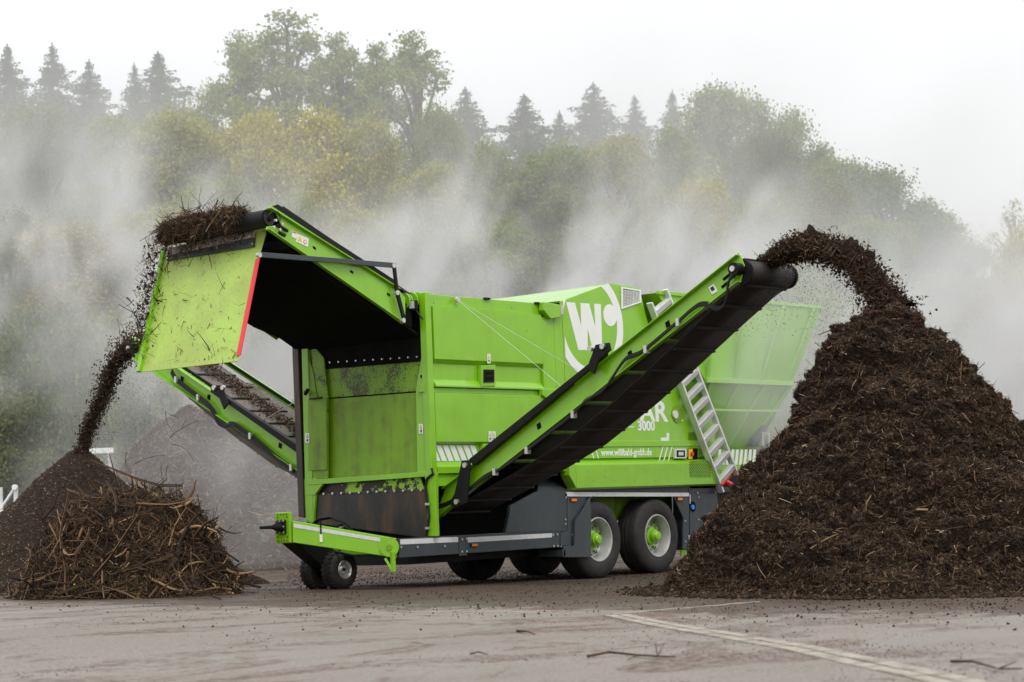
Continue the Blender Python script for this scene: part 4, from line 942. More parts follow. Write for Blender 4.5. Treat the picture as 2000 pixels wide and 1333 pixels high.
# ladder
lad = MB(); v1, v2 = -0.10, -0.20
def L3(px, py, v): u, z = PS(px, py, v); return Vector((u, v, z))
lt0, lt1 = L3(1268.5, 592, v1), L3(1409, 962, v1); rt0, rt1 = L3(1299, 566, v2), L3(1438, 928, v2)
ldr = MB().bar(lt0, lt1, 0.035, 0.10, (0, 1, 0)).build('ladder', m_alu, M, bevel=0.004)
MB().bar(rt0, rt1, 0.035, 0.09, (0, 1, 0)).build('rail', m_alu, ldr, bevel=0.004)
for k in range(13):
    t = 0.055+k*0.0745; a = lt0.lerp(lt1, t); b = rt0.lerp(rt1, t); MB().bar(a, b, 0.085, 0.085, (0.4, -1, 0.1)).build('rung', m_alu, ldr, bevel=0.003)
# steel guy cables
c0 = L3(893, 586, -0.03)
disc('cable_anchor', m_zinc, 892, 586, 0.035, -0.03, th=0.03)
v_, z_ = PF(1110, 766, -3.02); MB().tube([c0, (-3.02, v_, z_)], 0.003, 5).build('steel_cable', m_zinc, M)
v_, z_ = PF(1150, 736, -1.92); MB().tube([c0, (-1.92, v_, z_)], 0.0028, 5).build('steel_cable', m_zinc, M)

# bolts over the side of the machine
bl = MB()
def bolt(px, py, v, r=0.014): u, z = PS(px, py, v); bl.cyl((u, v-0.010, z), (u, v, z), r, 8)
for x, y in ((1148, 919), (1182, 919), (1222, 916), (1259, 916), (1295, 916), (1330, 917), (1148, 930), (1182, 930), (1160, 938), (1200, 938), (1240, 938), (1280, 938), (1320, 938)): bolt(x, y, -0.10, 0.009)
for x, y in ((1105, 963), (1105, 972), (1104, 1015), (1104, 1024), (1362, 963), (1397, 963), (1364, 972), (1364, 1015), (1364, 1056), (1338, 1018), (1338, 1058), (1347, 972), (1347, 980)): bolt(x, y, -0.014, 0.013)
for x, y in ((902, 1054), (911, 1053), (902, 1078), (911, 1077), (1080, 1045), (1088, 1044), (1081, 1067), (1089, 1067), (1096, 1068), (1111, 1068), (783, 1069), (815, 1069), (868, 1067), (1118, 1045)): bolt(x, y, -0.010, 0.014)
for x, y in ((848, 590), (1000, 601)): bolt(x, y, 0.01, 0.010)
bl.build('bolt_heads', m_zinc, M, kind='stuff')

# drawbar and jack wheels -------------------------------------------------
def beam4(name, mt, a0, a1, h0, h1, w, parent, bevel=0.008):
    """box girder between two plan points with its own top and bottom heights at each end"""
    a0 = Vector((a0[0], a0[1], 0)); a1 = Vector((a1[0], a1[1], 0)); d = (a1-a0).normalized(); s = Vector((-d.y, d.x, 0))*w/2
    q = []
    for a, (zl, zh) in ((a0, h0), (a1, h1)):
        q += [(a.x-s.x, a.y-s.y, zl), (a.x+s.x, a.y+s.y, zl), (a.x+s.x, a.y+s.y, zh), (a.x-s.x, a.y-s.y, zh)]
    return MB().add(q, [(0, 3, 2, 1), (4, 5, 6, 7), (0, 1, 5, 4), (1, 2, 6, 5), (2, 3, 7, 6), (3, 0, 4, 7)]).build(name, mt, parent, bevel=bevel)
HB, HE = (-3.92, 0.05), (-4.60, 1.12)
beam4('drawbar_arm', m_green, HB, HE, (0.455, 0.690), (0.690, 0.955), 0.10, M)
None and beam4('drawbar_arm', m_green, (-3.92, W_-0.05), (-4.60, 1.40), (0.455, 0.690), (0.690, 0.955), 0.10, M)
# tape along the near arm
dd = Vector((HE[0]-HB[0], HE[1]-HB[1], 0)).normalized(); sn = Vector((-dd.y, dd.x, 0))
if sn.dot(Vector((CAM[0], CAM[1], 0))) < 0: sn = -sn
def arm_pt(t, f, o): p = Vector((HB[0], HB[1], 0)).lerp(Vector((HE[0], HE[1], 0)), t); zl = 0.455+(0.69-0.455)*t; zh = 0.69+(0.955-0.69)*t; return tuple(p+sn*(0.05+o)+Vector((0, 0, zl+(zh-zl)*f)))
MB().add([arm_pt(0.15, 0.70, .001), arm_pt(0.985, 0.70, .001), arm_pt(0.985, 0.88, .001), arm_pt(0.15, 0.88, .001), arm_pt(0.15, 0.70, .005), arm_pt(0.985, 0.70, .005), arm_pt(0.985, 0.88, .005), arm_pt(0.15, 0.88, .005)], [(0, 3, 2, 1), (4, 5, 6, 7), (0, 1, 5, 4), (1, 2, 6, 5), (2, 3, 7, 6), (3, 0, 4, 7)]).build('reflective_strip', m_reflect, M)
pv = Vector(arm_pt(0.06, 0.5, 0.0)); MB().cyl(pv, pv+sn*0.03, 0.115, 30).build('drawbar_pivot', m_green, M, True); MB().cyl(pv+sn*0.03, pv+sn*0.045, 0.035, 20).build('pivot_pin', m_green_in, M, True)
lv = Vector(arm_pt(0.03, -0.1, 0.03)); MB().bar(lv+Vector((0, 0, .1)), lv+Vector((0, 0, -0.15)), 0.05, 0.05).build('locking_lever', m_green, M, bevel=0.008)
MB().bar(lv+Vector((-.06, .07, .02)), lv+Vector((0, 0, -0.15)), 0.025, 0.03).build('locking_lever', m_green, M)
MB().box(-4.66, -4.60, 1.12, 1.38, 0.685, 1.06).build('hitch_plate', m_green, M, bevel=0.012)
MB().box(-4.60, -4.30, 1.16, 1.34, 0.70, 0.90).build('hitch_beam', m_green, M, bevel=0.01)
MB().box(-4.70, -4.66, 1.17, 1.33, 0.80, 0.97).build('hitch_flange', m_black, M, bevel=0.015)
MB().lathe([(0.0, 0.34), (0.018, 0.33), (0.022, 0.16), (0.03, 0.12), (0.055, 0.05), (0.06, 0)], (-4.69, 1.25, 0.885), (-1, 0, 0), 16).build('towing_eye', m_black, M, True)
hb_ = MB()
for y in (1.185, 1.25, 1.315):
    for z in (0.815, 0.955): hb_.cyl((-4.715, y, z), (-4.70, y, z), 0.014, 8)
for y in (1.185, 1.315): hb_.cyl((-4.715, y, 0.885), (-4.70, y, 0.885), 0.014, 8)
hb_.build('hitch_bolts', m_zinc, M, kind='stuff')
hh = MB()
for y in (1.17, 1.22, 1.27, 1.32):
    for z in (0.715, 1.035): hh.cyl((-4.663, y, z), (-4.655, y, z), 0.009, 8)
for y in (1.16, 1.33):
    for z in (0.76, 1.0): hh.cyl((-4.663, y, z), (-4.655, y, z), 0.009, 8)
hh.build('hitch_plate_holes', m_void, M, kind='stuff')
GJ = GZ(-3.9, 1.25)
def jackwheel(y, out):
    e = bpy.data.objects.new('jack_wheel', None); col.objects.link(e); e.parent = M; e.location = -M.location
    R = 0.236; ax = (0, -out, 0); zc = GJ+R; u = -3.89
    MB().lathe([(0.10, 0.012), (0.115, 0.0), (0.17, -0.006), (0.215, 0.006), (0.230, 0.025), (0.236, 0.05), (0.236, 0.15), (0.230, 0.175), (0.21, 0.195), (0.12, 0.19)], (u, y, zc), ax, 44).build('tyre', m_rubber, e, True)
    tb = MB()
    for k in range(26):
        a = 2*math.pi*k/26; c = Vector((u+R*math.cos(a), 0, zc+R*math.sin(a))); tdir = Vector((-math.sin(a), 0, math.cos(a)))
        for s0 in (0.03, 0.12): tb.bar(c+Vector((0, y-out*s0, 0))+tdir*0.0, c+Vector((0, y-out*(s0+0.055), 0))+tdir*(0.015 if s0 < .1 else -0.015), 0.032, 0.02, tuple(Vector((math.cos(a), 0, math.sin(a)))))
    tb.build('tread_blocks', m_rubber, e, kind='stuff')
    MB().lathe([(0.118, 0.004), (0.112, -0.004), (0.104, 0.002), (0.095, 0.035), (0.06, 0.045), (0.045, 0.03), (0.04, 0.02), (0.0, 0.02)], (u, y, zc), ax, 32).build('rim', m_zinc, e, True)
    MB().lathe([(0.0, 0.006), (0.022, 0.008), (0.026, 0.03)], (u, y, zc), ax, 16).build('hub_cap', m_black, e, True)
    for c in e.children: c.location = (0, 0, 0)
jackwheel(0.97, -1); jackwheel(1.55, 1)
MB().box(-3.99, -3.79, 1.16, 1.36, 0.30, 0.62).build('jack_fork', m_black, M, bevel=0.01)
MB().cyl((-3.89, 1.0, GJ+0.236), (-3.89, 1.5, GJ+0.236), 0.03, 12).build('jack_axle', m_zinc, M)
MB().add([(-4.60, 1.13, 0.70), (-4.60, 1.37, 0.70), (-4.05, 1.37, 0.34), (-4.05, 1.13, 0.34), (-3.8, 1.13, 0.62), (-3.8, 1.37, 0.62), (-4.5, 1.13, 0.75), (-4.5, 1.37, 0.75)], [(0, 1, 2, 3), (3, 2, 5, 4), (4, 5, 7, 6), (6, 7, 1, 0), (0, 3, 4, 6), (1, 7, 5, 2)]).build('jack_bracket', m_black, M, bevel=0.01)
MB().box(-3.92, -3.70, 0.3, 1.5, 0.50, 0.60).build('front_cross_beam', m_green, M, bevel=0.01)
MB().tube([(-3.95, 0.12, 0.50), (-4.1, 0.6, 0.50), (-4.0, 1.0, 0.55)], 0.016, 7).build('brake_hose', m_hose, M)
for o_ in (0.0, 0.035):
    pts = [(610, 1024), (622, 1013+o_*60), (645, 1010+o_*60), (665, 1018+o_*60), (680, 1032), (690, 1044)]
    MB().tube([(-3.75+o_, *PF(a, b, -3.75)) for a, b in pts], 0.016, 8).build('hydraulic_hose', m_hose, M, True)
for k in range(3):
    v_, z_ = PF(668+k*7, 1027+k*2, -3.7); MB().cyl((-3.7, v_, z_), (-3.82, v_, z_-0.02), 0.02, 10).build('hose_coupling', m_zinc if k % 2 else m_black, M, True)
pt = arm_pt(0.72, 0.98, 0.012); MB().tube([Vector(pt)+Vector((0, 0, .06)), Vector(pt), Vector(pt)+Vector((0, 0, -0.1))], 0.010, 6).build('safety_chain', m_black, M)
pt = Vector(arm_pt(0.72, 0.42, 0.012)); MB().bar(pt+Vector((0, 0, .05)), pt+Vector((0, 0, -0.05)), 0.035, 0.008, tuple(sn)).build('hang_tag', m_white, M)

# side conveyors -------------------------------------------------------------
def interp(tab, v):
    return float(np.interp(v, [t[0] for t in tab], [t[1] for t in tab]))
def side_conveyor(flip):
    """near: runs towards -Y from the machine; far one is the same thing mirrored and set 0.25 m further in"""
    nm = 'side_conveyor'
    off = 0.0
    def V(v, z, u):
        return (u, v, z) if not flip else (u, 1.48-v, z)
    e = bpy.data.objects.new(nm, None); col.objects.link(e); e.parent = M; e.location = -M.location
    topt = [(-4.52, 3.70), (-0.42, 1.507), (0.05, 1.262)]
    bott = [(-4.58, 3.385), (-2.7, 2.405), (-0.42, 1.24), (0.20, 0.90)]
    def prismu(mb, poly, u0, u1):
        n = len(poly); mb.add([V(p[0], p[1], u0) for p in poly]+[V(p[0], p[1], u1) for p in poly], [tuple(range(n))[::-1], tuple(range(n, 2*n))]+[(i, (i+1) % n, n+(i+1) % n, n+i) for i in range(n)])
    for side, (ua, ub) in enumerate(((-3.015, -3.0), (-1.90, -1.885))):
        web = MB(); prismu(web, [(-4.40, 3.64), (-4.36, 3.56), (-0.42, 1.44), (-0.1, 1.29), (0.05, 1.262), (-0.42, 1.507)] if side else [(-4.47, 3.672), (-4.52, 3.55), (-4.46, 3.385), (-0.42, 1.24), (0.10, 0.93), (0.20, 0.90), (0.16, 1.06), (0.05, 1.262), (-0.42, 1.507)], ua, ub)
        web.build('side_beam', m_green, e, bevel=0.003)
        fl = MB(); o = -1 if side == 0 else 1; uo = ua-0.05 if side == 0 else ub+0.05
        fl.bar(V(-4.50, 3.715, uo), V(0.05, 1.272, uo), 0.008 if False else 0.09, 0.012) if False else None
        for (a, b) in (((-4.40, 3.64), (-0.42, 1.515)), ((-0.42, 1.515), (0.05, 1.27))) if side else (((-4.46, 3.675), (-0.42, 1.515)), ((-0.42, 1.515), (0.05, 1.27)), ((-4.46, 3.38), (-0.42, 1.235)), ((-0.42, 1.235), (0.20, 0.895))):
            pa, pb = Vector(V(a[0], a[1], (ua+ub)/2+o*0.035)), Vector(V(b[0], b[1], (ua+ub)/2+o*0.035))
            fl.bar(pa, pb, 0.085, 0.012)
        fl.build('beam_flange', m_green, e, bevel=0.002)
    # belt: return run hanging a little, head wrap, carrying run
    zb_ = [(-4.45, 3.36), (-4.306, 3.30), (-3.72, 2.93), (-3.16, 2.56), (-2.57, 2.18), (-1.77, 1.73), (-1.154, 1.47), (-0.52, 1.23), (0.0, 1.04), (0.15, 0.98)]
    carry = [(0.12, 1.13), (-0.42, 1.40), (-4.40, 3.60)]
    hd = (-4.45, 3.495); r = 0.125
    loop = [(v, z) for v, z in zb_[::-1]]
    a_s = -math.pi/2-0.15; pts = list(loop[:-1])
    for k in range(13):
        a = math.radians(-118)-math.radians(190)*k/12+0; pts.append((hd[0]+r*math.cos(a), hd[1]+r*math.sin(a)))
    pts += [(v, z) for v, z in carry[::-1][1:]]
    bm_ = MB(); n = len(pts); bb_ = []
    for (v, z) in pts: bb_ += [V(v, z, -2.93), V(v, z, -2.06)]
    bm_.add(bb_, [(2*i, 2*i+1, 2*i+3, 2*i+2) for i in range(n-1)])
    o = bm_.build('belt', m_dusty if flip else m_belt, e, smooth=True); sm = o.modifiers.new('solid', 'SOLIDIFY'); sm.thickness = 0.012; sm.offset = 0
    # cleats on both runs
    cl = MB(); pl = [Vector(V(v, z, -2.44)) for v, z in pts]; acc = 0.0; step = 0.40
    for i in range(n-1):
        a, b = pl[i], pl[i+1]; L = (b-a).length
        if L < 1e-4: continue
        d = (b-a).normalized(); nn = Vector((1, 0, 0)).cross(d).normalized()
        while acc < L:
            c = a+d*acc; ctr = Vector(V(-2.2, 2.4, -2.44))
            out_ = nn if (c+nn*0.1-Vector(V(np.clip(c.y if not flip else 1.48-c.y, -4.3, 0), interp([(-4.4, 3.48), (-0.42, 1.31), (0.2, 1.05)], (c.y if not flip else 1.48-c.y)), -2.44))).length > (c-nn*0.1-Vector(V(np.clip(c.y if not flip else 1.48-c.y, -4.3, 0), interp([(-4.4, 3.48), (-0.42, 1.31), (0.2, 1.05)], (c.y if not flip else 1.48-c.y)), -2.44))).length else -nn
            b2 = MB().bar(c+Vector((-0.46, 0, 0))+out_*0.012, c+Vector((0.36, 0, 0))+out_*0.012, 0.030, 0.034, tuple(out_)); b2.build('belt_cleat', m_belt, e); acc += step
        acc -= L
    MB().cyl(V(hd[0], hd[1], -2.99), V(hd[0], hd[1], -2.02), r-0.008, 28).build('head_drum', m_black, e, True)
    MB().cyl(V(hd[0], hd[1], -2.985), V(hd[0], hd[1], -2.955), r+0.018, 28).build('drum_flange', m_black, e, True)
    MB().cyl(V(hd[0], hd[1], -2.055), V(hd[0], hd[1], -2.015), r+0.015, 28).build('drum_flange', m_black, e, True)
    mo = MB().cyl(V(hd[0], hd[1]+0.02, -3.14), V(hd[0], hd[1]+0.02, -3.0), 0.07, 18).build('drum_motor', m_black, e, True)
    MB().cyl(V(hd[0], hd[1]+0.02, -3.165), V(hd[0], hd[1]+0.02, -3.138), 0.032, 16).build('motor_cap', m_zinc, e, True)
    # cross members under the frame
    for v in (-3.9, -3.3, -2.7, -2.1, -1.5, -0.9, -0.45, -0.05):
        z = interp([(-4.5, 3.40), (-0.42, 1.25), (0.2, 0.93)], v)+0.06; MB().cyl(V(v, z, -3.0), V(v, z, -1.9), 0.024, 8).build('return_roller', m_green_in if int(v*10) % 2 else m_black, e, True)
    # underside guard of the lower part
    g = MB(); prismu(g, [(-0.95, 1.50), (-0.95, 1.47), (0.15, 1.0), (0.15, 1.04)], -2.98, -1.92); g.build('belly_sheet', m_void, e)
    # folding arm (black) and its links
    fa = MB(); prismu(fa, [(-0.45, 1.61), (-0.52, 1.53), (-2.35, 2.545), (-2.60, 2.70), (-2.62, 2.78), (-2.40, 2.65)], -3.12, -3.04); fa.build('folding_arm', m_black, e, bevel=0.006)
    lk = MB(); prismu(lk, [(-0.50, 1.60), (-0.36, 1.60), (-0.22, 1.20), (-0.12, 1.08), (-0.22, 1.02), (-0.42, 1.08)], -3.15, -3.12); lk.build('fold_link', m_black, e, bevel=0.01)
    bk = MB(); prismu(bk, [(-2.70, 2.85), (-2.50, 2.84), (-2.36, 2.58), (-2.46, 2.50), (-2.54, 2.66), (-2.72, 2.76)], -3.15, -3.12); bk.build('fold_bracket', m_black, e, bevel=0.008)
    for v, z in ((-0.43, 1.54), (-0.27, 1.10), (-2.62, 2.81), (-2.44, 2.80)):
        MB().cyl(V(v, z, -3.185), V(v, z, -3.14), 0.032, 16).build('link_pin', m_zinc, e, True)
    sk_ = MB(); prismu(sk_, [(-4.42, 3.70), (-4.42, 3.645), (-2.55, 2.65), (-2.55, 2.70)], -2.975, -2.96); sk_.build('rubber_skirt', m_black, e)
    sk_ = MB(); prismu(sk_, [(-4.36, 3.66), (-4.36, 3.61), (-0.30, 1.44), (-0.30, 1.50)], -1.94, -1.925); sk_.build('rubber_skirt', m_black, e)
    # hoses clipped along the beam
    if not flip:
        hp = [(1438, 535), (1425, 545), (1421, 575), (1414, 595), (1400, 600), (1385, 592), (1368, 592), (1350, 604), (1325, 626), (1262, 679), (1243, 690), (1225, 697), (1212, 712), (1195, 738), (1178, 760), (1160, 770), (1142, 782), (1120, 806), (1060, 853), (1000, 898), (968, 918), (945, 930), (915, 955), (885, 975), (865, 985), (852, 985)]
    else:
        hp = [(336, 722), (345, 738), (362, 752), (392, 775), (410, 790), (420, 805), (428, 822), (440, 828), (455, 825), (475, 838), (495, 852), (540, 890), (577, 917)]
    for k in range(3):
        hpt = [(-3.07-0.012*k, *PF(a, b+k*3.1, -3.07)) for a, b in hp]
        mbh = MB(); P_ = [Vector(p) for p in hpt]; sm_ = []
        for i in range(len(P_)-1):
            p0, p1, p2, p3 = P_[max(i-1, 0)], P_[i], P_[i+1], P_[min(i+2, len(P_)-1)]
            for t in (0, .33, .66): sm_.append(0.5*((2*p1)+(-p0+p2)*t+(2*p0-5*p1+4*p2-p3)*t*t+(-p0+3*p1-3*p2+p3)*t*t*t))
        sm_.append(P_[-1]); mbh.tube(sm_, 0.0125, 6); mbh.build('hydraulic_hose', m_hose, e, True)
    cps = ((1325, 628), (1262, 681), (1120, 808), (1030, 878), (967, 920)) if not flip else ((345, 740), (388, 775), (490, 850), (570, 912))
    for a, b in cps:
        v_, z_ = PF(a, b+2, -3.09); MB().box(-3.12, -3.05, v_-0.022, v_+0.022, z_-0.045, z_+0.045).build('hose_clamp', m_zinc, e, bevel=0.004)
    bo = MB()
    for k in range(15):
        t = k/14; v = -4.35+t*3.85; z = interp([(-4.54, 3.715), (-0.42, 1.515)], v); bo.cyl(V(v, z+0.005, -3.035), V(v, z+0.03, -3.035), 0.012, 6)
    bo.build('beam_bolts', m_zinc, e, kind='stuff')
    for v in (-3.45, -2.9, -1.5):
        z = interp([(-4.5, 3.56), (-0.42, 1.38)], v); q = MB(); prismu(q, [(v-.035, z-.02), (v-.02, z+0.045), (v+0.035, z+0.02), (v+0.02, z-0.045)], -3.022, -3.0155); q.build('square_hole', m_void, e)
    if not flip:
        lb_ = MB().prism([PF(a, b, -3.02) for a, b in ((1384, 562), (1394, 555), (1402, 569), (1391, 576))], 'u', -3.024, -3.018).build('warning_label', m_white, e)
        MB().prism([PF(a, b, -3.02) for a, b in ((1387, 563), (1393, 559), (1397, 566), (1391, 570))], 'u', -3.026, -3.0242).build('pictogram', m_ink, lb_)
        sl_ = MB().prism([PF(a, b, -3.02) for a, b in ((1411, 545), (1424, 534), (1427, 538), (1414, 549))], 'u', -3.024, -3.018).build('adjuster_slot', m_void, e)
        sl_ = MB().prism([PF(a, b, -3.02) for a, b in ((1408, 560), (1420, 550), (1423, 554), (1411, 564))], 'u', -3.024, -3.018).build('adjuster_slot', m_void, e)
    # carried material
    L0, L1 = (-0.5, 1.47), (-4.35, 3.64); rn = np.random.default_rng(3 if flip else 4); n_ = 4200 if flip else 9000
    t = rn.uniform(0, 1, n_); w = np.clip(rn.normal(size=n_)*0.10, -0.42, 0.42); ht = 0.05*np.exp(-(w/0.2)**2)*rn.uniform(0, 1, n_)
    vv = L0[0]+(L1[0]-L0[0])*t; zz = L0[1]+(L1[1]-L0[1])*t+ht+0.0
    if flip: vv = 1.48-vv
    Qm = np.stack([-2.44+w+0.12*np.sin(t*40)*0.3, vv, zz], 1)
    o = clods('carried_soil' if flip else 'carried_compost', Qm, 0.010, rn, m_soilbit if flip else m_clod, None); tag(o, 'strip of fine brown soil riding up the far conveyor belt' if flip else 'dark compost riding on top of the near conveyor belt', 'soil')
    for c in e.children: c.location = (0, 0, 0)
side_conveyor(False); side_conveyor(True)
v_, z_ = PF(512, 823, -3.03)
MB().tube([(-3.03, v_, z_), (-3.33, *PF(576, 785, -3.33))], 0.007, 5).build('steel_cable', m_zinc, M)

# discharge conveyor at the front ------------------------------------------------
D = bpy.data.objects.new('front_conveyor', None); col.objects.link(D); D.parent = M; D.location = -M.location
VA, VB = 0.10, 2.32
def PSu(pts, v): return [PS(a, b, v) for a, b in pts]
near = PSu([(519, 407), (529, 403), (773, 562), (790, 582), (790, 628), (784, 634), (650, 536), (518, 449), (520, 443), (548, 440), (538, 418)], VA)
farp = PSu([(575, 440), (773, 562), (790, 582), (790, 628), (784, 634), (650, 536), (590, 496)], VA)
MB().prism(near, 'v', VA-0.015, VA).build('side_beam', m_green, D, bevel=0.003)
MB().prism(farp, 'v', VB, VB+0.015).build('side_beam', m_green, D, bevel=0.003)
fb = MB(); a, b = PSu([(522, 407), (775, 565)], VA); fb.bar((a[0], VA-0.035, a[1]), (b[0], VA-0.035, b[1]), 0.06, 0.012)
a, b = PSu([(518, 448), (784, 632)], VA); fb.bar((a[0], VA-0.035, a[1]), (b[0], VA-0.035, b[1]), 0.06, 0.012); fb.build('beam_flange', m_green, D, bevel=0.002)
rub = PSu([(527, 405), (543, 399.5), (769, 546), (772, 563)], VA+0.03)
MB().prism(rub, 'v', VA+0.03, VA+0.05).build('rubber_skirt', m_black, D); None
und = PSu([(565, 465), (565, 485), (640, 545), (735, 608), (805, 640), (805, 600), (640, 500)], VA+0.02)
MB().prism(und, 'v', VA+0.02, VB-0.02).build('belly_pan', m_void, D)
# lower guard hanging below the beams into the chute throat
MB().add([(-5.15, VA+.03, 4.07), (-5.15, VB-.03, 4.07), (-3.30, VB-.03, 3.16), (-3.30, VA+.03, 3.16), (-5.15, VA+.03, 4.09), (-5.15, VB-.03, 4.09), (-3.30, VB-.03, 3.20), (-3.30, VA+.03, 3.20)], [(0, 1, 2, 3), (4, 7, 6, 5), (0, 4, 5, 1), (2, 6, 7, 3), (1, 5, 6, 2), (0, 3, 7, 4)]).build('return_belt', m_void, D)
MB().prism([(-5.5, 4.60), (-5.5, 4.57), (-3.3, 3.63), (-3.3, 3.66)], 'v', VA+.06, VB-.06).build('belt', m_belt, D)
HD = (-5.76, 4.435)
MB().cyl((HD[0], 0.15, HD[1]), (HD[0], 1.98, HD[1]), 0.105, 30).build('head_drum', m_black, D, True)
MB().cyl((HD[0], 0.13, HD[1]), (HD[0], 0.15, HD[1]), 0.085, 24).build('drum_end', m_rust, D, True)
MB().cyl((HD[0], 1.98, HD[1]), (HD[0], 2.14, HD[1]), 0.055, 16).build('drum_shaft', m_zinc, D, True)
MB().cyl((HD[0], 0.09, HD[1]-.01), (HD[0], 0.14, HD[1]-.01), 0.03, 12).build('drum_shaft', m_black, D, True)
for a, b, w in ((540, 437, 12), (552, 443, 10), (545, 452, 12)):
    q = PSu([(a, b), (a+w, b+6), (a+w, b+11), (a, b+5)], VA-0.03); MB().prism(q, 'v', VA-0.045, VA-0.016).build('belt_tensioner', m_black, D, bevel=0.003)
for a, b in ((537, 431), (549, 438), (533, 444), (545, 449)):
    u, z = PS(a, b, VA-.05); MB().cyl((u, VA-.075, z), (u, VA-.045, z), 0.016, 10).build('tensioner_nut', m_zinc, D, True)
MB().tube([(PS(a, b, VA-.08)[0], VA-.08, PS(a, b, VA-.08)[1]) for a, b in ((525, 420), (532, 414), (542, 414), (547, 422), (547, 432))], 0.008, 6).build('sensor_cable', m_hose, D, True)
for q_ in ([(570, 451), (580, 455), (580, 468), (570, 463)], [(581, 457), (603, 466), (601, 483), (578, 472)]):
    MB().prism(PSu(q_, VA-.02), 'v', VA-0.021, VA-0.016).build('warning_label', m_white, D)
q = PSu([(586, 461), (590, 473), (581, 470)], VA-.023); MB().prism(q, 'v', VA-.024, VA-.0215).build('yellow_triangle', m_yellow, D)
u, z = PS(596, 473, VA-.023); MB().cyl((u, VA-.024, z), (u, VA-.0215, z), 0.026, 18).build('prohibition_ring', m_red, D); MB().cyl((u, VA-.0255, z), (u, VA-.0242, z), 0.018, 18).build('prohibition_face', m_white, D)
MB().prism(PSu([(571, 452), (579, 455), (579, 457), (571, 454)], VA-.023), 'v', VA-.024, VA-.0215).build('label_bar', m_red, D)
for a, b in ((614, 484), (687, 531), (759, 575)):
    MB().prism(PSu([(a-3, b-3.5), (a+3, b), (a+3, b+5), (a-3, b+1)], VA-.017), 'v', VA-.018, VA-.0155).build('square_hole', m_void, D)
# deflector plate
def dp(px, py): 
    # plane through (-5.72, z 4.03) and (-6.09, z 2.84), solved for this sight line
    d = ray(px, py); n_ = Vector((1.19, 0, -0.37)); p0 = Vector((-5.72, 0, 4.03)); t = (p0-CAMV).dot(n_)/d.dot(n_); return CAMV+d*t
dn = Vector((-1.19, 0, 0.37)).normalized()
def dplate(name, mt, pts, o0, o1, bevel=0.0):
    q = [dp(a, b) for a, b in pts]; n = len(q)
    return MB().add([p+dn*o0 for p in q]+[p+dn*o1 for p in q], [tuple(range(n))[::-1], tuple(range(n, 2*n))]+[(i, (i+1) % n, n+(i+1) % n, n+i) for i in range(n)]).build(name, mt, D, bevel=bevel)
dplate('deflector_plate', m_splat, [(321, 487), (518, 446), (519, 456), (503, 512), (464, 706), (270, 728)], -0.012, 0.0, 0.003)
dplate('deflector_edge', m_green, [(321, 487), (326, 486), (277, 727), (270, 728)], 0.0, 0.04)
dplate('red_edge_strip', m_red, [(500.5, 507), (508.5, 504), (471, 694), (462.5, 697)], 0.001, 0.012)
dplate('scraper_bar', m_scraper, [(331, 489), (503, 450), (500, 466), (330, 503)], 0.02, 0.05, 0.003)
dplate('scraper_bar_lower', m_grey, [(330, 503), (500, 466), (498, 484), (328, 511)], 0.004, 0.03, 0.003)
for a, b in ((331, 507), (457, 485), (497, 479)):
    p = dp(a, b); MB().cyl(p+dn*0.03, p+dn*0.042, 0.012, 8).build('scraper_bolt', m_zinc, D)
p = dp(518, 446); MB().cyl(p+Vector((0, -0.05, 0)), p+Vector((0, 0.03, 0)), 0.035, 14).build('plate_hinge', m_green, D, True)
# stay rods
va = 0.02
def S3(px, py, v=va): u, z = PS(px, py, v); return Vector((u, v, z))
MB().bar(S3(508, 498), S3(771, 519), 0.035, 0.06).build('stay_rod', m_grey, D, bevel=0.004)
MB().bar(S3(769, 516), S3(776, 575), 0.03, 0.045).build('stay_rod', m_black, D, bevel=0.004)
MB().bar(S3(776, 573), S3(790, 628), 0.03, 0.05).build('stay_rod', m_black, D, bevel=0.004)
for a, b in ((508, 498), (770, 519), (777, 572), (789, 626)):
    p = S3(a, b, va-0.03); MB().cyl(p, p+Vector((0, 0.04, 0)), 0.030, 14).build('stay_pin', m_zinc, D, True)
for c in D.children: c.location = (0, 0, 0)

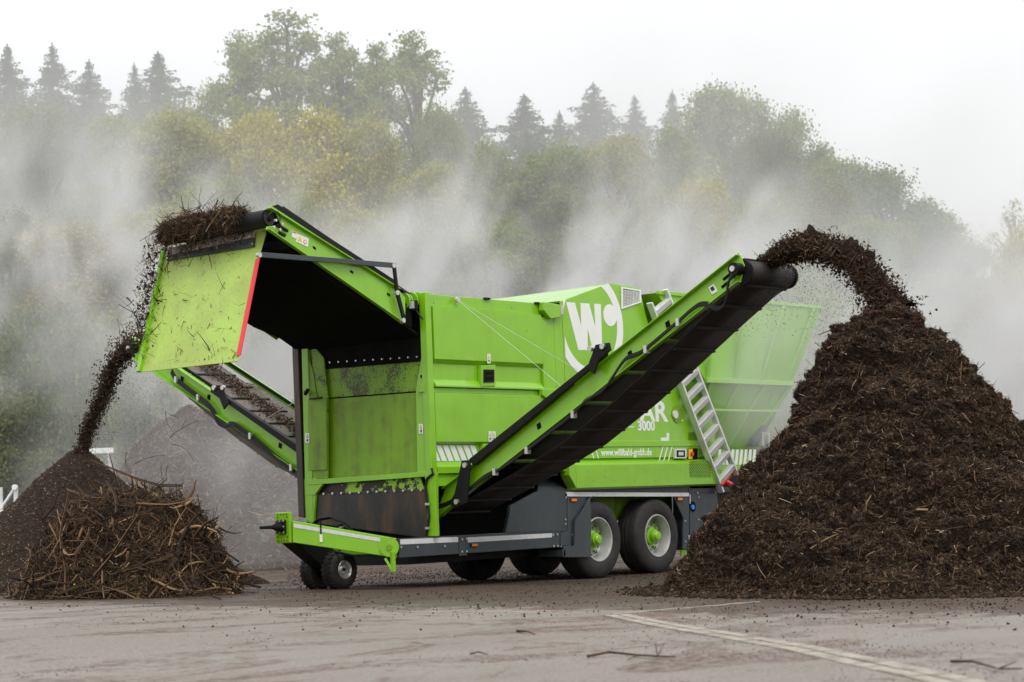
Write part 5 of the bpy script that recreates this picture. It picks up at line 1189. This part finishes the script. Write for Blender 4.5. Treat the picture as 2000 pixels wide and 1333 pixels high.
# ------------------------------------------------------------------ material in flight and on the drum
rf = np.random.default_rng(99)
def spline(P_, n):
    P_ = [Vector(p) for p in P_]; out = []
    m = len(P_)-1
    for k in range(n):
        f = k/(n-1)*m; i = min(int(f), m-1); t = f-i; p0, p1, p2, p3 = P_[max(i-1, 0)], P_[i], P_[i+1], P_[min(i+2, m)]
        out.append(0.5*((2*p1)+(-p0+p2)*t+(2*p0-5*p1+4*p2-p3)*t*t+(-p0+3*p1-3*p2+p3)*t*t*t))
    return np.array([tuple(p) for p in out])
def stream(name, label, path, rad, mt_core, mt_clod, mt_fib, ncl, nfib, csize, spread, falls, seed, wu=1.0, cat='falling compost'):
    r = np.random.default_rng(seed); C = spline(path, 160); R_ = np.interp(np.linspace(0, 1, 160), np.linspace(0, 1, len(rad)), rad)
    na = 48; T_ = np.gradient(C, axis=0); T_ = unit(T_); A_ = np.tile([1.0, 0, 0], (160, 1)); B_ = unit(np.cross(T_, A_))
    ang = np.linspace(0, 2*np.pi, na, endpoint=False)
    P = C[:, None]+(A_[:, None]*np.cos(ang)[None, :, None]*wu+B_[:, None]*np.sin(ang)[None, :, None])*R_[:, None, None]
    Pf = P.reshape(-1, 3); dirn = unit((P-C[:, None]).reshape(-1, 3)); d = np.maximum(0.85*fbm(Pf*6.5, 3, seed)+0.45*fbm(Pf*19, 3, seed+3)-0.12, -0.97)*np.repeat(R_, na)
    Pf = Pf+dirn*d[:, None]
    I = np.arange(160*na).reshape(160, na); J = np.roll(I, -1, 1); F = np.stack([I[:-1].ravel(), I[1:].ravel(), J[1:].ravel(), J[:-1].ravel()], 1)
    o = link(name, np_mesh(name, Pf, F, mt_core, True), kind='stuff'); tag(o, label, cat)
    k = r.integers(0, 160, ncl); q = unit(r.normal(size=(ncl, 3))); rr_ = R_[k][:, None]*(0.7+0.62*np.abs(r.normal(size=(ncl, 1)))*spread)
    Q = C[k]+(A_[k]*q[:, :1]*wu+B_[k]*q[:, 1:2]+T_[k]*q[:, 2:]*0.6)*rr_; clods(name+'_clods', Q, csize, r, mt_clod, o)
    Nn = unit(Q-C[k]); fibres(name+'_fibres', Q[:nfib], Nn[:nfib], 0.07, 0.005, 0.7, r, mt_fib, o)
    if falls:
        n, du, dz, sx = falls; k = r.integers(0, 160, n); f = r.uniform(0, 1, (n, 1))**1.5
        Q = C[k]+np.concatenate([r.normal(size=(n, 1))*sx, (du*f)+r.normal(size=(n, 1))*0.05, -dz*f*r.uniform(0.4, 1, (n, 1))], 1); Q[:, 2] = np.maximum(Q[:, 2], 0.05)
        clods(name+'_crumbs', Q, csize*0.30, r, mt_clod, o)
    return o
def SU(pts, u): return [(u, *PF(a, b, u)) for a, b in pts]
stream('flying_compost', 'dark compost thrown in an arc from the right conveyor onto its heap', SU([(1492, 512), (1522, 500), (1552, 489), (1590, 483), (1635, 494), (1676, 518), (1703, 550), (1725, 582), (1742, 612)], -2.45),
       [0.03, 0.07, 0.095, 0.11, 0.115, 0.11, 0.105, 0.12, 0.16], m_compost, m_clod, m_fib, 15000, 8000, 0.0105, 1.0, (7000, 0.55, 1.0, 0.2), 41, 1.9)
stream('flying_soil', 'thin curtain of fine soil falling from the far conveyor at left', SU([(283, 662), (262, 672), (240, 692), (218, 725), (207, 760), (192, 795), (176, 830), (166, 862), (160, 884)], -2.45),
       [0.03, 0.07, 0.075, 0.05, 0.055, 0.04, 0.045, 0.03, 0.035], m_soil, m_soilbit, m_fib, 10500, 900, 0.0105, 2.0, (8000, -1.15, 1.0, 0.3), 43, 1.6, 'falling soil')
# twigs tumbling down beside the deflector plate
E_ = spline([tuple(dp(a, b)+dn*0.06) for a, b in ((318, 480), (306, 530), (296, 585), (284, 640), (272, 680))], 60)
k = rf.integers(0, 60, 420); Q = E_[k]+rf.normal(size=(420, 3))*np.array([0.08, 0.10, 0.05]); sp = tag(link('falling_twigs', bpy.data.meshes.new('falling_twigs')), 'loose clump of twigs and fibres spilling down the left edge of the deflector plate', 'twigs', kind='stuff')
sticks('twig', Q, unit(rf.normal(size=Q.shape)), 0.16, 0.0035, rf, m_stick, sp, 51, off=0.02, lift=1.0, curl=0.7)
clods('twig_soil', E_[rf.integers(0, 60, 260)]+rf.normal(size=(260, 3))*np.array([0.06, 0.10, 0.04]), 0.012, rf, m_clod, sp)
# twigs riding over the head drum
n_ = 3000; t = rf.uniform(0, 1, n_); env = np.sin(np.pi*np.clip(t*0.96+0.03, 0, 1))**0.9*(0.75+0.35*np.sin(t*8+1)); vv = 0.52+t*1.40
ang = rf.uniform(0.5, 3.3, n_)+0.7*t; rd = 0.112+0.10*env*rf.uniform(0, 1, n_)**0.7*(np.sin(np.clip(ang, 0, 3.14))*.6+.4)
Q = np.stack([HD[0]-np.cos(ang)*rd*-1-0.03, vv, HD[1]+np.sin(ang)*rd], 1)
dr = tag(link('twigs_on_drum', bpy.data.meshes.new('twigs_on_drum')), 'tangle of brown twigs riding over the head drum above the deflector plate', 'twigs', kind='stuff')
Nd = unit(np.stack([np.cos(ang), 0*ang, np.sin(ang)], 1)); sticks('twig', Q[:1300], Nd[:1300], 0.17, 0.0048, rf, m_stick, dr, 52, off=0.02, lift=0.4, curl=0.6)
fibres('twig_fibre', Q, Nd, 0.12, 0.005, 0.6, rf, m_fib, dr); clods('twig_soil', Q[1000:], 0.016, rf, m_clod, dr)
tt = rf.uniform(0, 1, 260); Q = np.array([tuple(dp(330+170*a, 505-45*a+rf.normal()*12)+dn*0.055) for a in tt[:260]])
sticks('twig', Q, np.tile(tuple(dn), (260, 1)), 0.12, 0.003, rf, m_stick, dr, 53, off=0.02, lift=0.2, curl=0.7)
Q = np.array([tuple(dp(285+190*rf.uniform(), 530+180*rf.uniform()**0.6)+dn*0.006) for _ in range(90)])
sticks('twig', Q, np.tile(tuple(dn), (90, 1)), 0.13, 0.0028, rf, m_stick, dr, 54, off=0.006, lift=0.04, curl=0.8)
# single twigs in the air between the deflector plate and the heap
FT = [(338, 830, 60, 62, 'long thin twig falling left of the far conveyor, nearest the deflector plate'), (362, 838, 70, -30, 'bent forked twig falling just below the far conveyor edge'), (358, 886, 56, 40, 'slim twig falling over the pale mulch in mid air'),
      (295, 898, 64, -15, 'crescent shaped twig falling right above the branch heap'), (252, 905, 44, 80, 'short straight twig falling near the soil heap tip'), (228, 925, 30, 60, 'small twig falling against the soil heap slope'),
      (315, 928, 34, 85, 'upright twig falling at the right above the branch heap'), (327, 925, 28, 95, 'tiny upright twig falling right beside the other upright one'), (345, 812, 26, 10, 'frayed wad of roots falling below the deflector plate')]
for i, (px, py, L, a, lab) in enumerate(FT):
    u_ = -6.2; s = []; rr = random.Random(i+70); cv = rr.uniform(-0.35, 0.35)
    for k in range(6):
        t = (k/5-0.5)*L*0.5; s.append((u_+rr.uniform(-.01, .01), *PF(px+math.cos(math.radians(a))*t*2-math.sin(math.radians(a))*cv*(1-(k/2.5-1)**2)*L*0.5, py+math.sin(math.radians(a))*t*2+math.cos(math.radians(a))*cv*(1-(k/2.5-1)**2)*L*.5, u_)))
    mb = MB().tube(s, 0.0045, 5, 0.4)
    if i in (1, 6, 8): mb.tube([s[2], (s[3][0], s[3][1]+0.05, s[3][2]+0.05), (s[4][0], s[4][1]+.06, s[4][2]+.02)], 0.003, 4, 0.4)
    tag(mb.build('falling_twig', m_stick), lab, 'twig', 'twigs tumbling through the air')
# twigs on the yard
def ground_twig(pts, rad, lab, forks=()):
    P_ = [pgz(a, b) for a, b in pts]; P_ = [(x, y, GZ(x, y)+0.012+0.01*(i % 2)) for i, (x, y) in enumerate(P_)]; mb = MB().tube(P_, rad, 6, 0.4)
    for (i, (a, b), h) in forks: x, y = pgz(a, b); mb.tube([P_[i], (x, y, GZ(x, y)+h)], rad*0.5, 5, 0.4)
    tag(mb.build('dry_twig', m_stick, smooth=True), lab, 'twig', 'dry twigs lying on the yard')
ground_twig([(1148, 1287), (1190, 1282), (1245, 1284), (1285, 1290), (1320, 1288)], 0.009, 'long dry forked twig lying on the concrete at front right of centre', [(2, (1225, 1293), 0.01), (3, (1280, 1272), 0.05), (3, (1298, 1276), 0.05)])
ground_twig([(1858, 1297), (1900, 1301), (1950, 1312), (1998, 1316)], 0.008, 'dark thin twig lying at the lower right corner', [(2, (1935, 1320), 0.01), (2, (1985, 1306), 0.03)])
ground_twig([(1010, 1236), (1030, 1240), (1046, 1243)], 0.009, 'short dark stick on the concrete below the road line')
ground_twig([(918, 1282), (935, 1281), (953, 1283)], 0.006, 'tiny thin stick at the bottom centre of the yard')
ground_twig([(1735, 1000), (1770, 997), (1812, 999)], 0.01, 'x') if False else None
# stick poking out of the big heap
dirv = ray(1770, 997); 
a3, b3 = Vector((-4.35, *PF(1735, 999, -4.35))), Vector((-4.35, *PF(1812, 996, -4.35)))
MB().tube([a3, a3.lerp(b3, .5)+Vector((0, 0, .01)), b3], 0.016, 7, 0.6).build('broken_branch', m_brass, heap)
# crumbs of compost scattered over the yard
nq = 7000; px = rf.uniform(-100, 2100, nq); py = 1105+np.abs(rf.normal(size=nq))*48; Q = []
for a, b in zip(px, np.minimum(py, 1330)):
    x, y = PG(a, b, 0.1); Q.append((x, y, GZ(x, y)+0.004))
Q = np.array(Q); sel = fbm(Q*0.7, 2, 8) > -0.35; Q = Q[sel]
yc = tag(clods('yard_crumbs', Q, 0.0065, rf, m_clod, None), 'crumbs of compost scattered over the yard round the heaps', 'soil crumbs')
q2, n2 = scatter(HP, HF, 10, rf); ang = rf.uniform(0, 2*np.pi, 7000); rad = r_right(ang)*0.97+np.abs(rf.normal(size=7000))*0.22
Q = np.stack([-2.62+np.cos(ang)*rad, -6.02+np.sin(ang)*rad, 0*ang], 1); Q[:, 2] = GZn(Q[:, 0], Q[:, 1])+0.01
clods('heap_edge_clods', Q, 0.018, rf, m_clod, heap); fibres('heap_edge_fibres', Q[:4000], np.tile([0, 0, 1.0], (4000, 1)), 0.06, 0.005, 0.2, rf, m_fib, heap)
a1 = rf.uniform(0, 1, 5000); xs = np.array([pgz(560+820*a, 1128+rf.normal()*7-12*a) for a in a1]); Q = np.column_stack([xs, GZn(xs[:, 0], xs[:, 1])+0.003])
tag(clods('soil_under_machine', Q, 0.008, rf, m_clod, None), 'line of spilled soil clods on the ground under the machine', 'soil crumbs')

nq = 9000; px = rf.uniform(-100, 2100, nq); py = rf.uniform(1180, 1400, nq); Q = []
for a, b in zip(px, py):
    x, y = PG(a, b, 0.12); Q.append((x, y, GZ(x, y)+0.001))
Q = np.array(Q); sel = fbm(Q*0.9, 3, 18) > -0.1
tag(clods('grit', Q[sel], 0.0028, rf, m_soilbit, None), 'fine grit and crumbs lying over the front of the yard', 'grit')
# far things: metal barrier at the left, white barrier board, light seen through the steam
p = far(8, 975, 40); q = far(33, 950, 40); bx_ = thing('metal_barrier', 'grey metal tube barrier at the far left edge', 'barrier', (p.x, p.y, 0))
def FP(px, py): return far(px, py, 40)
MB().tube([FP(-30, 1000), FP(8, 985), FP(30, 953)], 0.035, 10).build('tube', m_alu, bx_, True)
MB().tube([FP(1, 1040), FP(1, 952)], 0.05, 10).build('post', m_alu, bx_, True)
MB().tube([FP(31, 1040), FP(31, 952)], 0.05, 10).build('post', m_alu, bx_, True)
for a, b in ((31, 952), (3, 990), (6, 1001)):
    c = FP(a, b); MB().cyl(c-AH*0.12, c-AH*0.05, 0.055, 16).build('end_cap', m_white, bx_, True)
c0 = far(150, 882, 41); c1 = far(222, 880, 41); wb = thing('white_board', 'white horizontal board far behind the tip of the soil heap', 'board', (c0.x, c0.y, 0))
MB().bar(c0, c1, 0.06, 0.11).build('board', m_white, wb); 
for a in (158, 214):
    c = far(a, 884, 41.06); MB().bar((c.x, c.y, 0), c, 0.06, 0.06).build('post', m_alu, wb)

# ------------------------------------------------------------------ steam
def steam_mat(name, dens, colr=(0.97, 0.975, 0.98), aniso=0.2):
    m, n, out = new_mat(name); v = N(n, 'ShaderNodeVolumePrincipled'); v.inputs['Color'].default_value = (*colr, 1); v.inputs['Density'].default_value = dens
    v.inputs['Density Attribute'].default_value = 'density'; v.inputs['Anisotropy'].default_value = aniso
    n.links.new(v.outputs[0], out.inputs['Volume']); return m
def steam(name, label, origin, size, res, mt, scale, thr, seed, fall=(0.15, 0.25, 0.25), stretch=(1, 1, 0.6), detail=5, base=0.0, ztop=0.5, lean=0.3, blobs=None):
    """box of steam: local x = across the view, y = along it, z = up; density is thresholded noise fading at the faces"""
    ng = bpy.data.node_groups.new(name, 'GeometryNodeTree'); ng.interface.new_socket('Geometry', in_out='OUTPUT', socket_type='NodeSocketGeometry')
    g = ng.nodes; L = ng.links
    def nd(t, **k):
        x = g.new(t)
        for a, b in k.items(): setattr(x, a, b)
        return x
    def math_(op, a, b=None, clamp=False):
        x = nd('ShaderNodeMath', operation=op, use_clamp=clamp)
        for i, s in enumerate((a, b)):
            if s is None: continue
            if isinstance(s, (int, float)): x.inputs[i].default_value = s
            else: L.new(s, x.inputs[i])
        return x.outputs[0]
    def mr_(v, a, b, c=0.0, d=1.0, sm=True):
        x = nd('ShaderNodeMapRange'); x.interpolation_type = 'SMOOTHSTEP' if sm else 'LINEAR'; L.new(v, x.inputs[0])
        for i, q in zip((1, 2, 3, 4), (a, b, c, d)): x.inputs[i].default_value = q
        return x.outputs[0]
    P_ = nd('GeometryNodeInputPosition').outputs[0]; sx = nd('ShaderNodeSeparateXYZ'); L.new(P_, sx.inputs[0]); x, y, z = sx.outputs
    cb = nd('ShaderNodeCombineXYZ'); L.new(math_('ADD', math_('MULTIPLY', x, stretch[0]), math_('MULTIPLY', z, -lean)), cb.inputs[0]); L.new(math_('MULTIPLY', y, stretch[1]), cb.inputs[1]); L.new(math_('ADD', math_('MULTIPLY', z, stretch[2]), seed*7.3), cb.inputs[2])
    def nz(s, d, dist=0.0):
        q = nd('ShaderNodeTexNoise'); q.inputs['Scale'].default_value = s; q.inputs['Detail'].default_value = d; q.inputs['Roughness'].default_value = 0.55; q.inputs['Distortion'].default_value = dist; L.new(cb.outputs[0], q.inputs['Vector']); return q.outputs[0]
    n1 = nz(scale, detail, 1.9)
    den = mr_(n1, thr[0], thr[1]); den = math_('ADD', den, base)
    for c, h, f in ((x, size[0]/2, fall[0]), (y, size[1]/2, fall[1])):
        ab = math_('ABSOLUTE', c); den = math_('MULTIPLY', den, mr_(ab, h*(1-f), h*0.99, 1.0, 0.0))
    den = math_('MULTIPLY', den, mr_(z, size[2]*ztop, size[2]*0.99, 1.0, 0.0)); den = math_('MULTIPLY', den, mr_(z, 0.0, size[2]*0.04+0.05))
    if blobs:
        tot = None
        for (bx, bz, br, bw) in blobs:
            dx = math_('SUBTRACT', x, bx); dz = math_('SUBTRACT', z, bz); d2 = math_('ADD', math_('MULTIPLY', dx, dx), math_('MULTIPLY', dz, dz))
            w = mr_(math_('SQRT', d2), br*0.15, br, bw, 0.0); tot = w if tot is None else math_('ADD', tot, w)
        den = math_('MULTIPLY', den, tot)
    vc = nd('GeometryNodeVolumeCube'); L.new(den, vc.inputs['Density'])
    vc.inputs['Min'].default_value = (-size[0]/2, -size[1]/2, 0); vc.inputs['Max'].default_value = (size[0]/2, size[1]/2, size[2])
    for k, r_ in zip(('Resolution X', 'Resolution Y', 'Resolution Z'), res): vc.inputs[k].default_value = r_
    sm = nd('GeometryNodeSetMaterial'); sm.inputs['Material'].default_value = mt; L.new(vc.outputs[0], sm.inputs[0])
    go = nd('NodeGroupOutput'); L.new(sm.outputs[0], go.inputs[0])
    me = bpy.data.meshes.new(name); me.materials.append(mt); o = bpy.data.objects.new(name, me); col.objects.link(o)
    md = o.modifiers.new('steam', 'NODES'); md.node_group = ng
    o.location = origin; o.rotation_euler.z = YAW-math.pi/2
    return tag(o, label, 'steam', kind='stuff')
def center(l, d, z=0.0): p = CAMV+AH*d+RH*l; return (p.x, p.y, z)
# far bank of mist inside the forest, wisps behind the machine, veil between hopper and compost heap
steam('forest_mist', 'thin mist hanging in the forest behind the yard', center(0, 84), (64, 40, 30), (96, 60, 48), steam_mat('mist_air', 0.026, (1, 1, 1)), 0.06, (0.35, 0.75), 1, base=0.45, fall=(0.08, 0.1, 0.2), ztop=0.6, detail=2)
steam('steam_cloud', 'white steam drifting up behind the machine in front of the forest', center(0, 52), (42, 18, 15), (260, 80, 120), steam_mat('steam_air', 0.62), 0.28, (0.50, 0.70), 4, base=0.012, fall=(0.06, 0.25, 0.2), ztop=0.35, detail=6, stretch=(1, 1, 0.55),
      blobs=[(-12, 8.5, 5.2, 1.5), (-6.5, 6, 4.5, 0.9), (-1.0, 5.5, 5, 0.9), (2.2, 5.2, 4.0, 1.0), (4.4, 6.5, 4.0, 1.3), (12.5, 3.6, 4.6, 1.1), (0, 4, 17, 0.25), (-9.5, 1.0, 2.5, 0.9)])
steam('steam_veil', 'steam rolling between the hopper and the dark compost heap', center(4.9, 26.6, 1.6), (5.0, 3.0, 4.2), (52, 30, 40), steam_mat('veil_air', 0.40), 0.55, (0.36, 0.70), 2, base=0.15, fall=(0.4, 0.3, 0.4), ztop=0.35, detail=4)
steam('heap_steam', 'steam rising off the right flank of the compost heap', center(7.2, 27.5, 0.8), (6, 5, 5.5), (60, 40, 50), steam_mat('heap_air', 0.42), 0.5, (0.40, 0.72), 3, base=0.08, fall=(0.4, 0.3, 0.4), ztop=0.4, detail=4)
steam('low_steam', 'low steam creeping over the pale mulch behind the far conveyor', center(-5.2, 37, 0.0), (9, 8, 5.0), (80, 60, 50), steam_mat('low_air', 0.09), 0.4, (0.40, 0.72), 5, base=0.2, fall=(0.4, 0.3, 0.4), ztop=0.3, detail=4)
